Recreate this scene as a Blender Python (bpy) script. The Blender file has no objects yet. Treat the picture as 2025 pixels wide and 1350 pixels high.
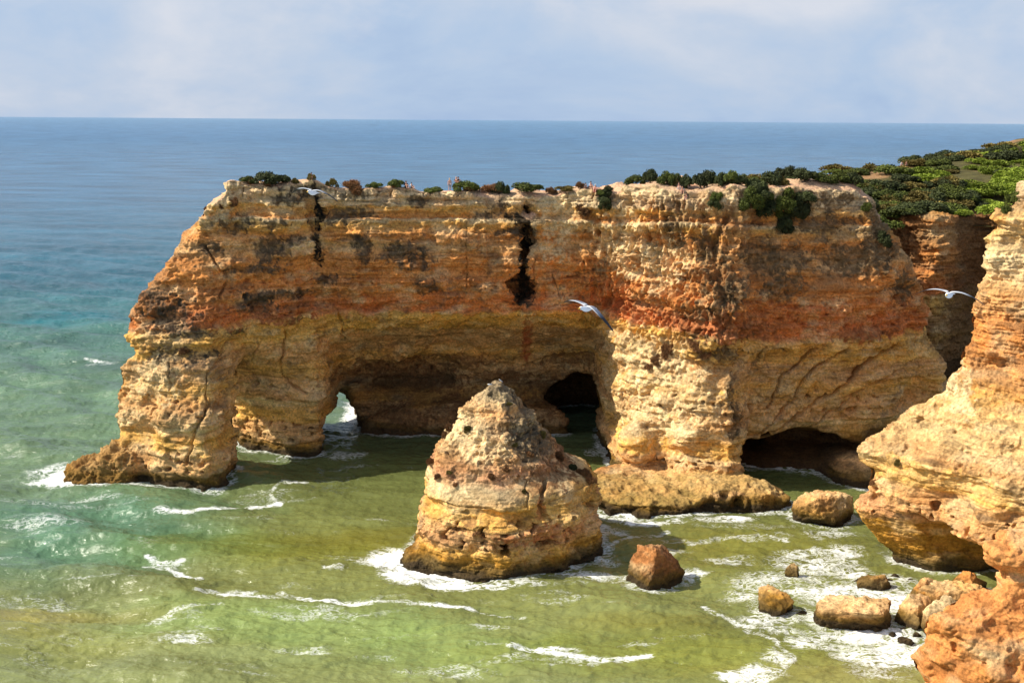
import bpy, bmesh, math, random, os
import numpy as np
from mathutils import Vector, Matrix, kdtree
random.seed(7); rng = np.random.default_rng(11)
sc = bpy.context.scene
F32 = np.float32
SUN_AZ, SUN_EL, SUN_E, CLOUD, EXPO = 93, 42, 5.0, .80, 0.4
Q = float(os.environ.get('Q', '1'))          # coarser test builds only

# ------------------------------------------------------------------ camera numbers
H = 46.0; FPX = 2300.0
TH = math.atan((675-236)/FPX); ROLL = -math.radians(0.4)
def ray(px, py):
    u = (px-1012.5)/FPX; v = -(py-675)/FPX
    c, s = math.cos(ROLL), math.sin(ROLL)
    uu = u*c - v*s; vv = u*s + v*c
    return (uu, math.cos(TH)+vv*math.sin(TH), -math.sin(TH)+vv*math.cos(TH))
def P(px, py, Y):                            # photo pixel at distance Y -> x, z
    d = ray(px, py); t = Y/d[1]; return d[0]*t, H+d[2]*t
def P3(px, py, Y):
    x, z = P(px, py, Y); return (x, Y, z)
def Wt(px, py):                              # photo pixel on the water -> x, y
    d = ray(px, py); t = -H/d[2]; return d[0]*t, d[1]*t

# ------------------------------------------------------------------ noise
_G = rng.normal(size=(256, 3)).astype(F32); _G /= np.linalg.norm(_G, axis=1)[:, None]
def _pn(x, y, z, seed):
    xi = np.floor(x); yi = np.floor(y); zi = np.floor(z)
    fx = x-xi; fy = y-yi; fz = z-zi
    ix = xi.astype(np.int32).astype(np.uint32); iy = yi.astype(np.int32).astype(np.uint32); iz = zi.astype(np.int32).astype(np.uint32)
    ux = fx*fx*fx*(fx*(fx*6-15)+10); uy = fy*fy*fy*(fy*(fy*6-15)+10); uz = fz*fz*fz*(fz*(fz*6-15)+10)
    hx = [ix*np.uint32(73856093), (ix+np.uint32(1))*np.uint32(73856093)]
    hy = [iy*np.uint32(19349663), (iy+np.uint32(1))*np.uint32(19349663)]
    hz = [iz*np.uint32(83492791)+np.uint32(seed*7919), (iz+np.uint32(1))*np.uint32(83492791)+np.uint32(seed*7919)]
    r = 0
    for a in (0, 1):
        wx = ux if a else 1-ux
        for b in (0, 1):
            wy = uy if b else 1-uy
            hxy = hx[a] ^ hy[b]
            for c in (0, 1):
                h = hxy ^ hz[c]
                h = (h ^ (h >> np.uint32(15)))*np.uint32(2246822519); h = (h ^ (h >> np.uint32(13)))
                g = _G[h & np.uint32(255)]
                r = r + (wx*wy*(uz if c else 1-uz))*(g[:, 0]*(fx-a)+g[:, 1]*(fy-b)+g[:, 2]*(fz-c))
    return r*1.6
def noise(p, s, seed=0, oct=1, rid=False, gain=.5):
    """p (n,3); s feature size, scalar or 3 sizes"""
    s = np.broadcast_to(np.asarray(s, F32), (3,)); n = len(p); out = np.empty(n, F32)
    for i in range(0, n, 60000):
        q = p[i:i+60000]/s; acc = 0; amp = 1.; tot = 0
        for o in range(oct):
            v = _pn(q[:, 0], q[:, 1], q[:, 2], seed+o*17)
            if rid: v = 1-2*np.abs(v)
            acc = acc+v*amp; tot += amp; amp *= gain; q = q*F32(2.03)
        out[i:i+60000] = acc/(tot if rid else 1)
    return out
def ss(a, b, x):
    t = np.clip((x-a)/(b-a), 0, 1); return t*t*(3-2*t)
def smax(a, b, k):
    h = np.clip(.5+.5*(a-b)/k, 0, 1); return b+(a-b)*h+k*h*(1-h)
def smin(a, b, k): return -smax(-a, -b, k)
def tab(z, pts):
    pts = sorted(pts); return np.interp(z, [p[0] for p in pts], [p[1] for p in pts]).astype(F32)

# ------------------------------------------------------------------ mesh helpers
def new_mesh(name, V, Fq):
    me = bpy.data.meshes.new(name); V = np.asarray(V, F32); Fq = np.asarray(Fq, np.int32)
    k = Fq.shape[1]
    me.vertices.add(len(V)); me.vertices.foreach_set('co', V.ravel())
    me.loops.add(Fq.size); me.loops.foreach_set('vertex_index', Fq.ravel())
    me.polygons.add(len(Fq)); me.polygons.foreach_set('loop_start', np.arange(0, Fq.size, k, dtype=np.int32))
    me.update(calc_edges=True); me.validate(); return me
def link(name, me, mat=None, parent=None, smooth=True):
    o = bpy.data.objects.new(name, me); sc.collection.objects.link(o)
    if mat and len(me.materials) == 0: me.materials.append(mat)
    if smooth: me.polygons.foreach_set('use_smooth', np.ones(len(me.polygons), bool))
    if parent: o.parent = parent
    return o
def tag(o, label=None, cat=None, group=None, kind=None):
    if label: o['label'] = label
    if cat: o['category'] = cat
    if group: o['group'] = group
    if kind: o['kind'] = kind
    return o
def getV(me):
    a = np.empty(len(me.vertices)*3, F32); me.vertices.foreach_get('co', a); return a.reshape(-1, 3)
def getN(me):
    a = np.empty(len(me.vertices)*3, F32); me.vertex_normals.foreach_get('vector', a); return a.reshape(-1, 3)
def getQ(me):
    a = np.empty(len(me.loops), np.int32); me.loops.foreach_get('vertex_index', a); return a.reshape(-1, 4)
def set_col(me, name, C):
    n = len(me.vertices); c4 = np.ones((n, 4), F32); c4[:, :3] = C
    at = me.color_attributes.new(name, 'FLOAT_COLOR', 'POINT'); at.data.foreach_set('color', c4.ravel())
def set_f(me, name, v):
    at = me.attributes.new(name, 'FLOAT', 'POINT'); at.data.foreach_set('value', v.astype(F32))
def subdiv(me, lv):
    if lv <= 0: return me
    o = bpy.data.objects.new('tmp', me); sc.collection.objects.link(o)
    m = o.modifiers.new('s', 'SUBSURF'); m.levels = lv; m.render_levels = lv; m.use_limit_surface = False
    dg = bpy.context.evaluated_depsgraph_get(); r = bpy.data.meshes.new_from_object(o.evaluated_get(dg))
    bpy.data.objects.remove(o); bpy.data.meshes.remove(me); return r

def surface_nets(f, org, h):
    nx, ny, nz = f.shape; s = f < 0
    cx = np.zeros((nx-1, ny-1, nz-1), np.uint8)
    for a in (0, 1):
        for b in (0, 1):
            for c in (0, 1): cx += s[a:nx-1+a, b:ny-1+b, c:nz-1+c]
    act = np.argwhere((cx > 0) & (cx < 8)); idx = -np.ones(cx.shape, np.int32)
    idx[act[:, 0], act[:, 1], act[:, 2]] = np.arange(len(act))
    acc = np.zeros((len(act), 3), F32); cnt = np.zeros(len(act), F32)
    I, J, K = act.T
    cs = [(a, b, c) for a in (0, 1) for b in (0, 1) for c in (0, 1)]
    for p in cs:
        for ax in range(3):
            if p[ax]: continue
            q = list(p); q[ax] = 1
            f0 = f[I+p[0], J+p[1], K+p[2]]; f1 = f[I+q[0], J+q[1], K+q[2]]
            m = (f0 < 0) != (f1 < 0); t = np.where(m, f0/np.where(m, f0-f1, 1), 0)
            pt = np.empty((len(act), 3), F32)
            for k in range(3): pt[:, k] = p[k]
            pt[:, ax] += t
            acc += pt*m[:, None]; cnt += m
    V = (act + acc/cnt[:, None])*h+np.array(org, F32)
    quads = []
    for ax in range(3):
        sl0 = [slice(1, -1)]*3; sl1 = [slice(1, -1)]*3
        sl0[ax] = slice(0, -1); sl1[ax] = slice(1, None)
        a = s[tuple(sl0)]; b = s[tuple(sl1)]
        e = np.argwhere(a != b)
        for k in range(3):
            if k != ax: e[:, k] += 1
        u, v = [(1, 2), (2, 0), (0, 1)][ax]
        def cell(du, dv):
            c = e.copy(); c[:, u] += du; c[:, v] += dv
            return idx[c[:, 0], c[:, 1], c[:, 2]]
        q = np.stack([cell(-1, -1), cell(0, -1), cell(0, 0), cell(-1, 0)], 1)
        ins = s[e[:, 0], e[:, 1], e[:, 2]]
        q[~ins] = q[~ins][:, ::-1]; quads.append(q)
    Qd = np.concatenate(quads); Qd = Qd[(Qd >= 0).all(1)]
    return V.astype(F32), Qd

CAMP = np.array([0, 0, H], F32)
def build_rock(name, sdf, bounds, h, levels, disp, colf, mat, split=True, zmin=-1.6, lf=1.):
    """sample sdf(P)->f on a grid, mesh it, subdivide what faces the bay, displace, colour"""
    h = h/Q if Q < 1 else h
    xs, ys, zs = [np.arange(b[0], b[1]+h, h, dtype=F32) for b in bounds]
    X, Y, Z = np.meshgrid(xs, ys, zs, indexing='ij')
    f = sdf(X, Y, Z, (xs, ys, zs)).astype(F32)
    near = np.abs(f) < 4.0
    pts = np.stack([X[near], Y[near], Z[near]], 1)
    f[near] += lf*lowfreq(pts)
    f[0] = f[-1] = 1; f[:, 0] = f[:, -1] = 1; f[:, :, 0] = 1; f[:, :, -1] = 1
    V, Qd = surface_nets(f, (xs[0], ys[0], zs[0]), h)
    c = V[Qd].mean(1); keep = c[:, 2] > zmin
    Qd = Qd[keep]; c = c[keep]
    n = np.cross(V[Qd[:, 2]]-V[Qd[:, 0]], V[Qd[:, 3]]-V[Qd[:, 1]]); n /= np.linalg.norm(n, axis=1)[:, None]+1e-9
    def sub(Qs):
        u, inv = np.unique(Qs, return_inverse=True); return V[u], inv.reshape(Qs.shape)
    parts = []
    if split:
        d = CAMP-c; d /= np.linalg.norm(d, axis=1)[:, None]
        fr = (n*d).sum(1) > -0.3
        for m_, l_ in ((fr, levels), (~fr, 0)):
            if m_.any():
                v, q = sub(Qd[m_]); parts.append((v, q, l_))
    else: v, q = sub(Qd); parts.append((v, q, levels))
    Vs, Qs, Cs, off = [], [], [], 0
    for v, q, l in parts:
        me = subdiv(new_mesh('t', v, q), l)
        v = getV(me); nn = getN(me); q = getQ(me); bpy.data.meshes.remove(me)
        v2 = disp(v.copy(), nn) if l else v
        C = colf(v, nn)
        Vs.append(v2); Qs.append(q+off); Cs.append(C); off += len(v)
    V = np.concatenate(Vs); Qd = np.concatenate(Qs); C = np.concatenate(Cs)
    me = new_mesh(name, V, Qd); set_col(me, 'Col', C)
    o = link(name, me, mat)
    print(name, len(V)); return o
def lowfreq(p):
    return -(.35+.65*ss(3, 6, p[:, 2]))*(.9*noise(p, (7, 7, 5), 3, 2)+.35*noise(p, (2.2, 2.2, 1.6), 9, 1))

# ------------------------------------------------------------------ rock look
def lin(*c): return np.array([((v/255+.055)/1.055)**2.4 if v > 10 else v/255/12.92 for v in c], F32)
CREAM = lin(234, 204, 152); YEL = lin(226, 174, 92); TAN = lin(214, 166, 108); ORA = lin(214, 142, 76)
RED = lin(196, 100, 60); BRN = lin(140, 98, 62); LICH = lin(84, 74, 60); ALG = lin(92, 74, 36); DARK = lin(58, 48, 34)
PALE = lin(220, 190, 144); OCH = lin(190, 138, 54); PINK = lin(216, 156, 110)
def ramp(z, stops):
    zs = [s[0] for s in stops]; return np.stack([np.interp(z, zs, [s[1][k] for s in stops]) for k in range(3)], 1).astype(F32)
STRATA = [(-2, DARK), (.2, ALG), (1.0, OCH), (1.8, TAN), (4.0, TAN), (4.4, YEL), (6.0, YEL), (7.4, CREAM), (7.9, TAN), (10, TAN), (12.5, YEL*.95), (14, TAN),
          (16.8, TAN), (17.6, YEL), (20.4, YEL), (20.8, RED*.45+ORA*.55), (22.6, RED*.5+ORA*.5), (24, ORA), (25.2, RED*.25+ORA*.75), (26, ORA), (28, ORA), (29.5, TAN), (31, ORA), (32.6, YEL*.9), (33.1, CREAM),
          (33.4, ORA), (34.7, YEL), (35.2, PALE), (40, PALE)]
LEDGE = [(-3, .3), (.3, .1), (1.3, 0), (1.7, .35), (4.1, .45), (4.5, -.2), (6.4, -.45), (7.3, -.25), (7.8, .45), (9, .35), (12.6, .2), (13, -.1), (15, .1), (17, .15), (20.3, .4), (20.8, -.25), (22, -.45),
         (23.4, -.15), (23.7, .2), (25.2, .25), (25.5, -.25), (27, -.1), (27.3, .25), (29, .1), (29.3, -.15), (31, 0), (32.9, .7), (33.2, .65), (33.45, -.5), (34.6, -.35), (34.9, .15), (35.5, .25), (35.6, -.1), (35.8, .45), (38, .5)]
def strat_z(v, dz=0, amp=.5):
    z = v[:, 2]; a = np.interp(v[:, 0], [-50, -38, -20, 5, 20, 32], [2.2, 1.2, 0, 0, 1, 1.9])*ss(11, 16, z)*ss(31, 24, z)*ss(139, 140, v[:, 1])
    return z-dz+a+amp*noise(v, (16, 16, 9), 40, 2)
def make_disp(dz=0, rough=1., ledge=1., flute=None, cracks=(), pock=1.):
    def disp(v, n):
        z = strat_z(v, dz)
        steep = np.clip(1-np.abs(n[:, 2])*1.05, 0, 1)
        mod = .65+.6*noise(v, (9, 9, 5), 50)
        d = ledge*tab(z, LEDGE)*mod*steep
        zz = v.copy(); zz[:, 2] = z
        bed = noise(zz, (9, 9, .9), 61, 3, gain=.62)
        lowz = .5+.5*ss(15, 19, z); d += ledge*.38*bed*steep*lowz
        slab = noise(v, (4.5, 4.5, 2.4), 63, 2); d += rough*.2*np.tanh(7*slab)*steep+rough*.12*np.tanh(8*noise(v, (1.6, 1.6, 1.), 64, 2))*steep
        thin = noise(zz, (5, 5, .32), 66, 2, rid=True)
        d -= ledge*.2*np.clip(thin-.4, 0, 1)*2*steep*lowz
        sm = ss(4.2, 4.7, z)*ss(7.8, 7.3, z)                    # the smooth soft bed
        rg = rough*(1-.75*sm)*(.72+.28*ss(16, 19, z))
        r1 = noise(v, 2.6, 71, 4, rid=True, gain=.55)
        hard = ss(-.1, .25, noise(v, (8, 8, 5), 72))
        d += rg*(.66*(r1-.5)*(.55+.45*ss(3.5, 4.5, z))+(.12+.16*hard)*noise(v, .8, 75, 3, gain=.6))
        if pock:                                               # solution holes
            band = ss(1.2, 1.8, z)*ss(4.6, 4.0, z)+.8*ss(8, 9, z)*ss(12, 11, z)+.4*ss(20.5, 21.5, z)*ss(27, 26, z)
            hn = noise(v, (.75, .75, .6), 81); h2 = noise(v, (1.9, 1.9, 1.3), 83)
            d -= pock*steep*(band+.12)*(.9*ss(.42, .62, hn)+1.3*ss(.5, .7, h2)*band)
        if flute is not None:                                  # rain flutes down a face
            w = flute(v)
            d += w*(.5*noise(v, (1.3, 1.3, 6), 91, 3, rid=True)-.25+.35*noise(v, (.9, .9, 1.3), 93, 2, rid=True)-.1)
        d += .8*(r1-.45)*ss(9, 11, v[:, 0])*ss(38, 36, v[:, 0])*ss(4, 3, v[:, 2])*ss(143, 141, v[:, 1])*ss(126, 127, v[:, 1])
        d += .9*(r1-.45)*ss(-47, -48.5, v[:, 0])*ss(5.5, 4, v[:, 2])
        for pts, wd, dep in cracks:
            dist = polydist(v[:, [0, 2]]+np.stack([.25*noise(v, 1.2, 5), .25*noise(v, 1.2, 6)], 1), pts)
            d -= dep*ss(wd, wd*.25, dist)
        d *= 1-.8*ss(.5, .85, n[:, 2])*ss(33, 34.5, v[:, 2])
        d *= 1-.35*ss(.4, .8, n[:, 2])*ss(4.5, 3.5, v[:, 2])*ss(8, 10, v[:, 0])*ss(126, 127, v[:, 1])
        return v+n*d[:, None]
    return disp
def polydist(p, pts):
    m = np.full(len(p), 1e9, F32)
    for a, b in zip(pts[:-1], pts[1:]):
        a = np.array(a, F32); b = np.array(b, F32); ab = b-a
        t = np.clip(((p-a)@ab)/(ab@ab), 0, 1); m = np.minimum(m, np.linalg.norm(p-a-t[:, None]*ab, axis=1))
    return m
def make_col(dz=0, patches=(), lich=.35, stops=STRATA, top=None, red=0., algae=True):
    """patches: (x, z, rx, rz, colour, strength) stains, painted cleft shade and other tones on faces that look towards the bay"""
    def colf(v, n):
        z = strat_z(v, dz)
        zz = v.copy(); zz[:, 2] = z
        C = ramp(z+.35*noise(v, (3, 3, 1.2), 101, 2), stops)
        b = noise(zz, (14, 14, .8), 105, 3, gain=.65)[:, None]
        C = C*(1+.2*b+.22*noise(v, (2.5, 2.5, 1.5), 106, 3)[:, None])
        tl = noise(zz, (11, 11, .5), 151, 2, rid=True); C = C*(1-.42*(ss(.5, .85, tl)*ss(-.2, .2, noise(v, (7, 7, 3), 153, 2)))[:, None])
        o = noise(v, (5, 5, 2.5), 107, 3)[:, None]
        C = C*(1-np.clip(o, 0, 1)*.5)+np.clip(o, 0, 1)*.5*(ORA if red <= 0 else RED)
        pl = np.clip(noise(v, (4, 4, 1.8), 109, 3), 0, 1)[:, None]*.7
        C = C*(1-pl)+pl*CREAM
        if red: C = C*(1-red)+red*RED*(1+.3*o)
        # small dark lichen spots and patches
        ln = noise(v, (1.7, 1.7, 1.0), 111, 4, gain=.65)
        reg = noise(v, (9, 9, 4), 115, 2)
        k = ss(.28, .5, ln+.5*reg-.15)*lich
        k = np.maximum(k, ss(.1, .5, n[:, 2])*(.25+.4*ss(0, .4, reg))*lich*1.5*ss(3, 6, z))
        k = np.clip(k, 0, .9)[:, None]; C = C*(1-k)+k*LICH*(1+.5*ln[:, None])
        w3 = noise(v, (.9, .9, 1.3), 127, 4, gain=.7); w2 = .45*noise(v, .55, 123, 3, gain=.7); w1 = .5*noise(v, 1.6, 121, 3, gain=.65)
        for (x, zc, rx, rz, col, st) in patches:
            e = np.sqrt(((v[:, 0]-x)/rx)**2+((v[:, 2]-zc)/rz)**2)
            q = np.abs(e) < 2.2
            kk = np.zeros(len(v), F32); kk[q] = st*ss(1.12, .85, e[q]+w1[q]*1.1+w2[q])
            kk *= .6+.4*ss(-.32, .05, w3); kk = kk[:, None]; C = C*(1-kk)+kk*col*(1+.5*ln[:, None])
        if algae:
            zt = v[:, 2]+.5*noise(v, (2.5, 2.5, 1), 131, 3)
            k = ss(2.3, 1.0, zt)[:, None]*.85; C = C*(1-k)+k*ALG
            k = ss(1.1, .5, zt)[:, None]*.9; C = C*(1-k)+k*DARK
        if top is not None: C = top(v, n, C)
        return np.clip(C*(1+.12*noise(v, .35, 141, 2)[:, None]), .01, .9)
    return colf

# ------------------------------------------------------------------ materials
def mat(name):
    m = bpy.data.materials.new(name); m.use_nodes = True; nt = m.node_tree; nt.nodes.clear()
    out = nt.nodes.new('ShaderNodeOutputMaterial'); b = nt.nodes.new('ShaderNodeBsdfPrincipled')
    nt.links.new(b.outputs[0], out.inputs[0]); return m, nt, b
def nd(nt, t, **k):
    n = nt.nodes.new(t)
    for a, v in k.items():
        if a in n.inputs: n.inputs[a].default_value = v
        else: setattr(n, a, v)
    return n
def rock_mat(name, bump=.75, sc_=1.):
    m, nt, b = mat(name); L = nt.links.new
    at = nd(nt, 'ShaderNodeAttribute', attribute_name='Col'); geo = nd(nt, 'ShaderNodeNewGeometry')
    n1 = nd(nt, 'ShaderNodeTexNoise', Scale=3.2*sc_, Detail=8., Roughness=.68); n2 = nd(nt, 'ShaderNodeTexNoise', Scale=11.*sc_, Detail=4., Roughness=.6)
    L(geo.outputs['Position'], n1.inputs['Vector']); L(geo.outputs['Position'], n2.inputs['Vector'])
    r = nd(nt, 'ShaderNodeMapRange'); r.inputs['From Min'].default_value = .3; r.inputs['From Max'].default_value = .7; r.inputs['To Min'].default_value = .48; r.inputs['To Max'].default_value = 1.42
    L(n1.outputs[0], r.inputs['Value'])
    mx = nd(nt, 'ShaderNodeVectorMath', operation='SCALE'); L(at.outputs['Color'], mx.inputs[0]); L(r.outputs[0], mx.inputs['Scale'])
    L(mx.outputs[0], b.inputs['Base Color'])
    b.inputs['Roughness'].default_value = .93; b.inputs['Specular IOR Level'].default_value = .15
    b1 = nd(nt, 'ShaderNodeBump', Strength=bump, Distance=.34/sc_); b2 = nd(nt, 'ShaderNodeBump', Strength=bump*.7, Distance=.06/sc_)
    L(n1.outputs[0], b1.inputs['Height']); L(n2.outputs[0], b2.inputs['Height']); L(b1.outputs[0], b2.inputs['Normal']); L(b2.outputs[0], b.inputs['Normal'])
    return m
ROCK = rock_mat('rock'); ROCKN = rock_mat('near_rock', .5, 2.)

# ================================================================== HEADLAND
ZL = [-3, 3, 8, 13, 17, 20.5, 25, 31, 38]
TB = [(-62, 150, 150, 150, 151, 151, 151, 151, 151, 152), (-50, 145, 145.5, 146, 147, 147.5, 148, 149, 150, 151), (-44, 141.5, 142, 142.5, 143.5, 145, 146, 147.5, 149, 150.2),
      (-38.5, 140, 140.5, 141.5, 143, 145, 146, 147.5, 149, 150), (-36.8, 141, 142, 143.5, 146, 147, 147.5, 148.5, 149.5, 150.5), (-35.4, 158.5, 158.3, 157.5, 153.5, 149.5, 149, 149.5, 150, 151),
      (-33.2, 156.3, 156.3, 156, 154, 151, 150, 150.3, 150.6, 151.2), (-30.5, 154.5, 154.5, 154.5, 154, 152, 150, 150, 150.6, 151.5), (-26.7, 156, 156, 155.5, 155, 153.5, 152.5, 152, 151.5, 152), (-25.2, 171, 170, 167, 162, 156, 154, 153, 152, 152),
      (-21, 172, 171, 170, 166, 160, 152.2, 150.8, 151.2, 152.4), (-10, 168.5, 169.5, 170, 167, 161.5, 152.8, 151.6, 152.3, 153.6), (2, 170, 171, 171.5, 168, 162, 153.6, 152.6, 153.3, 154.8),
      (8, 171, 172, 172, 168, 162, 155.6, 154.8, 154.4, 154.4), (12.2, 171, 172, 171, 167, 161, 155.2, 154.2, 153, 152.6), (14.2, 148, 148.5, 151, 152, 152.7, 153.2, 153, 151.5, 151.2),
      (18, 144.8, 145.2, 146.2, 147, 147.8, 148.6, 149, 148.6, 149), (24, 140.2, 140.6, 141, 141.5, 142, 142.4, 142.8, 144.8, 146.5), (27, 138.6, 139.2, 140, 140.7, 141.4, 140.8, 140.9, 143.4, 145.6), (28.8, 140, 140.5, 142, 143.2, 144, 142.8, 142, 144.2, 146),
      (30.5, 147, 147.5, 147, 146, 145.5, 144.5, 144.5, 146.5, 147.5), (36, 148, 148, 147, 146, 145.5, 144.5, 145, 147, 148.5), (46, 149, 149, 148, 147, 146.5, 146, 146.5, 148.5, 150),
      (53, 153, 153, 152, 151, 150.5, 150.5, 151, 152, 154), (110, 160, 160, 160, 160, 160, 160, 160, 160, 160)]
def headland_sdf(X, Y, Z, ax):
    xs, ys, zs = ax
    T = np.array(TB, F32); tx = T[:, 0]; A = T[:, 1:]
    g1 = np.stack([np.interp(xs, tx, A[:, k]) for k in range(A.shape[1])], 1)      # (nx, levels)
    yf = np.stack([np.interp(zs, ZL, g1[i]) for i in range(len(xs))], 0)            # (nx, nz)
    h = xs[1]-xs[0]; gx = np.gradient(yf, h, axis=0); gz = np.gradient(yf, h, axis=1)
    nrm = 1/np.sqrt(1+gx**2+gz**2)
    f = (yf[:, None, :]-Y)*nrm[:, None, :]
    xl = tab(zs, [(P(px, py, 147)[1], P(px, py, 147)[0]) for px, py in ((437, 368), (436, 395), (400, 420), (396, 432), (348, 490), (318, 540), (305, 565), (272, 605), (252, 640), (242, 690), (262, 712), (238, 735), (234, 790), (240, 850))]+[(0, -50), (-3, -51)])
    xr = tab(zs, [(P(px, py, 152)[1], P(px, py, 152)[0]) for px, py in ((1700, 372), (1745, 425), (1790, 500), (1815, 570), (1842, 645), (1868, 710), (1862, 760))]+[(0, 57)])
    f = smax(f, (xl[None, None, :]-X-.12*(Y-147)+np.clip(Y-147.5, 0, 8)*1.45*ss(19, 15.5, Z))*.85, 1.2)
    zt = np.interp(xs, [-60, -24.9, -23.9, 0, 13, 17, 44, 50, 60, 120], [37.4, 37.5, 36.9, 36.6, 37.1, 38.0, 38.0, 36.5, 35, 35])[:, None]+0*ys[None, :]
    zt = zt[:, :]-np.clip(ys[None, :]-153, 0, 18)*np.interp(xs, [-20, 2, 14, 28, 40], [.16, .08, .13, .09, .06])[:, None]
    zt = zt-(ss(165, 190, ys)[None, :]*np.interp(xs, [14, 45], [0, 2.6])[:, None])
    f = smax(f, (Z-zt[:, :, None])*.95, .8)
    yb = np.interp(xs, [-60, -48, -36, -24, 0, 8, 14, 24, 30], [158, 161, 170, 178, 182, 190, 196, 205, 230])
    f = smax(f, (Y-yb[:, None, None])*.8, 1.5)
    fr = smax(f, (X-xr[None, None, :]-.0*(Y-152))*.8, 1.5)
    e = smax(smax(186+np.clip(20-Z, 0, 20)*.1+3.*np.sin(X*.35)-Y, Z-zt[:, :, None], .8), 40-X, 2.)
    e = smax(e, Y-230, 1)
    # earthy slope between the buttress and the rear wall
    sl = smax(smax((Z-(32-(X-46)*1.1+(Y-178)*.5))*.7, 160-Y, 1), X-64, 1); sl = smax(sl, 38-X, 1)
    f = smin(smin(fr, e, 2.), smax(sl, Z-33, 1), 2.)
    def ell(c, r, p=2.):
        q = (np.abs((X-c[0])/r[0])**p+np.abs((Y-c[1])/r[1])**p+np.abs((Z-c[2])/r[2])**p)**(1/p); return (q-1)*min(r)
    # skirt rocks and wave-cut benches
    f = smin(f, ell((-50.4, 145.6, .2), (3.6, 4.2, 4.6)), .8); f = smin(f, ell((-54.2, 145.2, -.2), (3.6, 3.2, 2.7)), .5)
    b1 = smax(ell((17.2, 138.6, 0), (6.6, 7.4, 9), 4), Z-1.7-.05*(Y-135), .4); f = smin(f, b1, .5)
    b2 = smax(ell((27.5, 137.8, -1), (6.4, 4.6, 4.6), 3), Z-2.6, .6); f = smin(f, b2, .6)
    f = smin(f, ell((33, 141, -1), (6.5, 4, 3.0)), .8)
    f = smin(f, ell((24.5, 142.5, 6), (3.0, 1.6, 2.2)), .5)
    f = smin(f, ell((16.2, 145.6, 4.3), (2.2, 2.2, 2.6)), .5)
    f = smin(f, smax(ell((-5, 170, -1), (18, 4.5, 5.5), 3), -24-X, 1), 1.)
    # openings: arch between the two left pillars
    r1 = np.clip(6.2-.32*(X+40), 2.5, 9); d = np.sqrt(((Y-154.6+(X+40)*.3)/r1)**2+((Z-0)/13.5)**2); t1 = smax((d-1)*4.6, X+30.5, 1.5)
    f = smax(f, -t1, .8)
    # passage behind the second pillar
    dx = X-(-25.6-(Y-165)*.17); d = np.sqrt((dx/3.4)**2+(Z/4.6)**2); t2 = smax(smax((d-1)*3.4, 158-Y, 1), Y-200, 1)
    f = smax(f, -t2, .8)
    # caves
    f = smax(f, -ell((-15, 168.5, 8.3), (8.5, 4.6, 3.5)), .8)
    f = smax(f, -ell((11.8, 176, 1), (7.8, 10, 9.5)), .8)
    f = smax(f, -ell((37.8, 147, .6), (9.6, 11.5, 5.2), 2.8), .6)
    f = smin(f, ell((40, 157, -1), (10, 7.5, 3.0)), 1.)
    f = smin(f, ell((45, 150, -1), (4, 8, 4)), 1.)
    f = smax(f, -ell((33.8, 158, 3.6), (2.2, 8, 2.4)), .5)
    x0, z0 = P(1700, 845, 149); f = smax(f, -ell((x0, 151, z0), (3, 3, 1.3)), .4)
    # holes under the front pillar
    for px, py, r, rz in ((1270, 944, .7, .5), (1300, 944, .6, .45), (1335, 946, 1.4, .75), (1372, 949, 1.1, .75), (1425, 951, 2.6, .85), (1425, 903, .55, .6), (1464, 990, .7, .7)):
        Y0 = 144 if py < 960 else 134; x, z = P(px, py, Y0-1); f = smax(f, -ell((x, Y0, z), (r, 3.0, rz)), .2)
    # two tall clefts in the long wall
    for px, y0, y1, w in ((1034, 395, 600, 1.15), (622, 372, 462, 1.05)):
        x, za = P(px, y1, 154); _, zb = P(px, y0, 154)
        w_ = w*(1+.35*np.sin(Z*1.1)); c = smax(np.abs(X-x-.5*np.sin(Z*.45)-.25*np.sin(Z*1.7))-w_*(.85+.6*ss(5, 0, Z-za)), (np.abs(Z-(za+zb)/2)-(zb-za)/2), .5)
        f = smax(f, -smax(c, Y-(157.5 if px > 900 else 153.5), .5), .3)
    return f
def PP(px, py, rx, ry, col, st, Y=None):
    if Y is None: Y = np.interp(px, [240, 450, 700, 1000, 1200, 1430, 1800], [144, 149, 152, 156, 150, 147, 150])
    x, z = P(px, py, Y); return (x, z, rx*Y/FPX, ry*Y/FPX, col, st)
hp = []
for px, py, rx, ry in ((300, 620, 42, 30), (345, 640, 50, 30), (400, 660, 30, 14), (545, 590, 60, 12), (510, 610, 34, 22), (560, 640, 45, 9), (530, 500, 34, 26), (585, 480, 30, 10), (450, 452, 40, 16), (535, 448, 40, 8),
                       (680, 432, 52, 16), (560, 400, 24, 14), (600, 385, 50, 10), (690, 390, 28, 10), (720, 490, 16, 26), (790, 500, 48, 20), (830, 520, 22, 22), (850, 565, 34, 16), (700, 480, 14, 14), (950, 425, 26, 8), (1030, 435, 26, 26), (1025, 455, 40, 10),
                       (1035, 575, 22, 34), (430, 700, 12, 8), (350, 705, 52, 14), (400, 720, 24, 10), (330, 720, 26, 10), (400, 500, 34, 12), (820, 400, 20, 10), (500, 540, 60, 8), (640, 560, 24, 10), (470, 660, 18, 8), (980, 405, 12, 20)):
    hp.append(PP(px, py, rx, ry, LICH*.8, .85))
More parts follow.
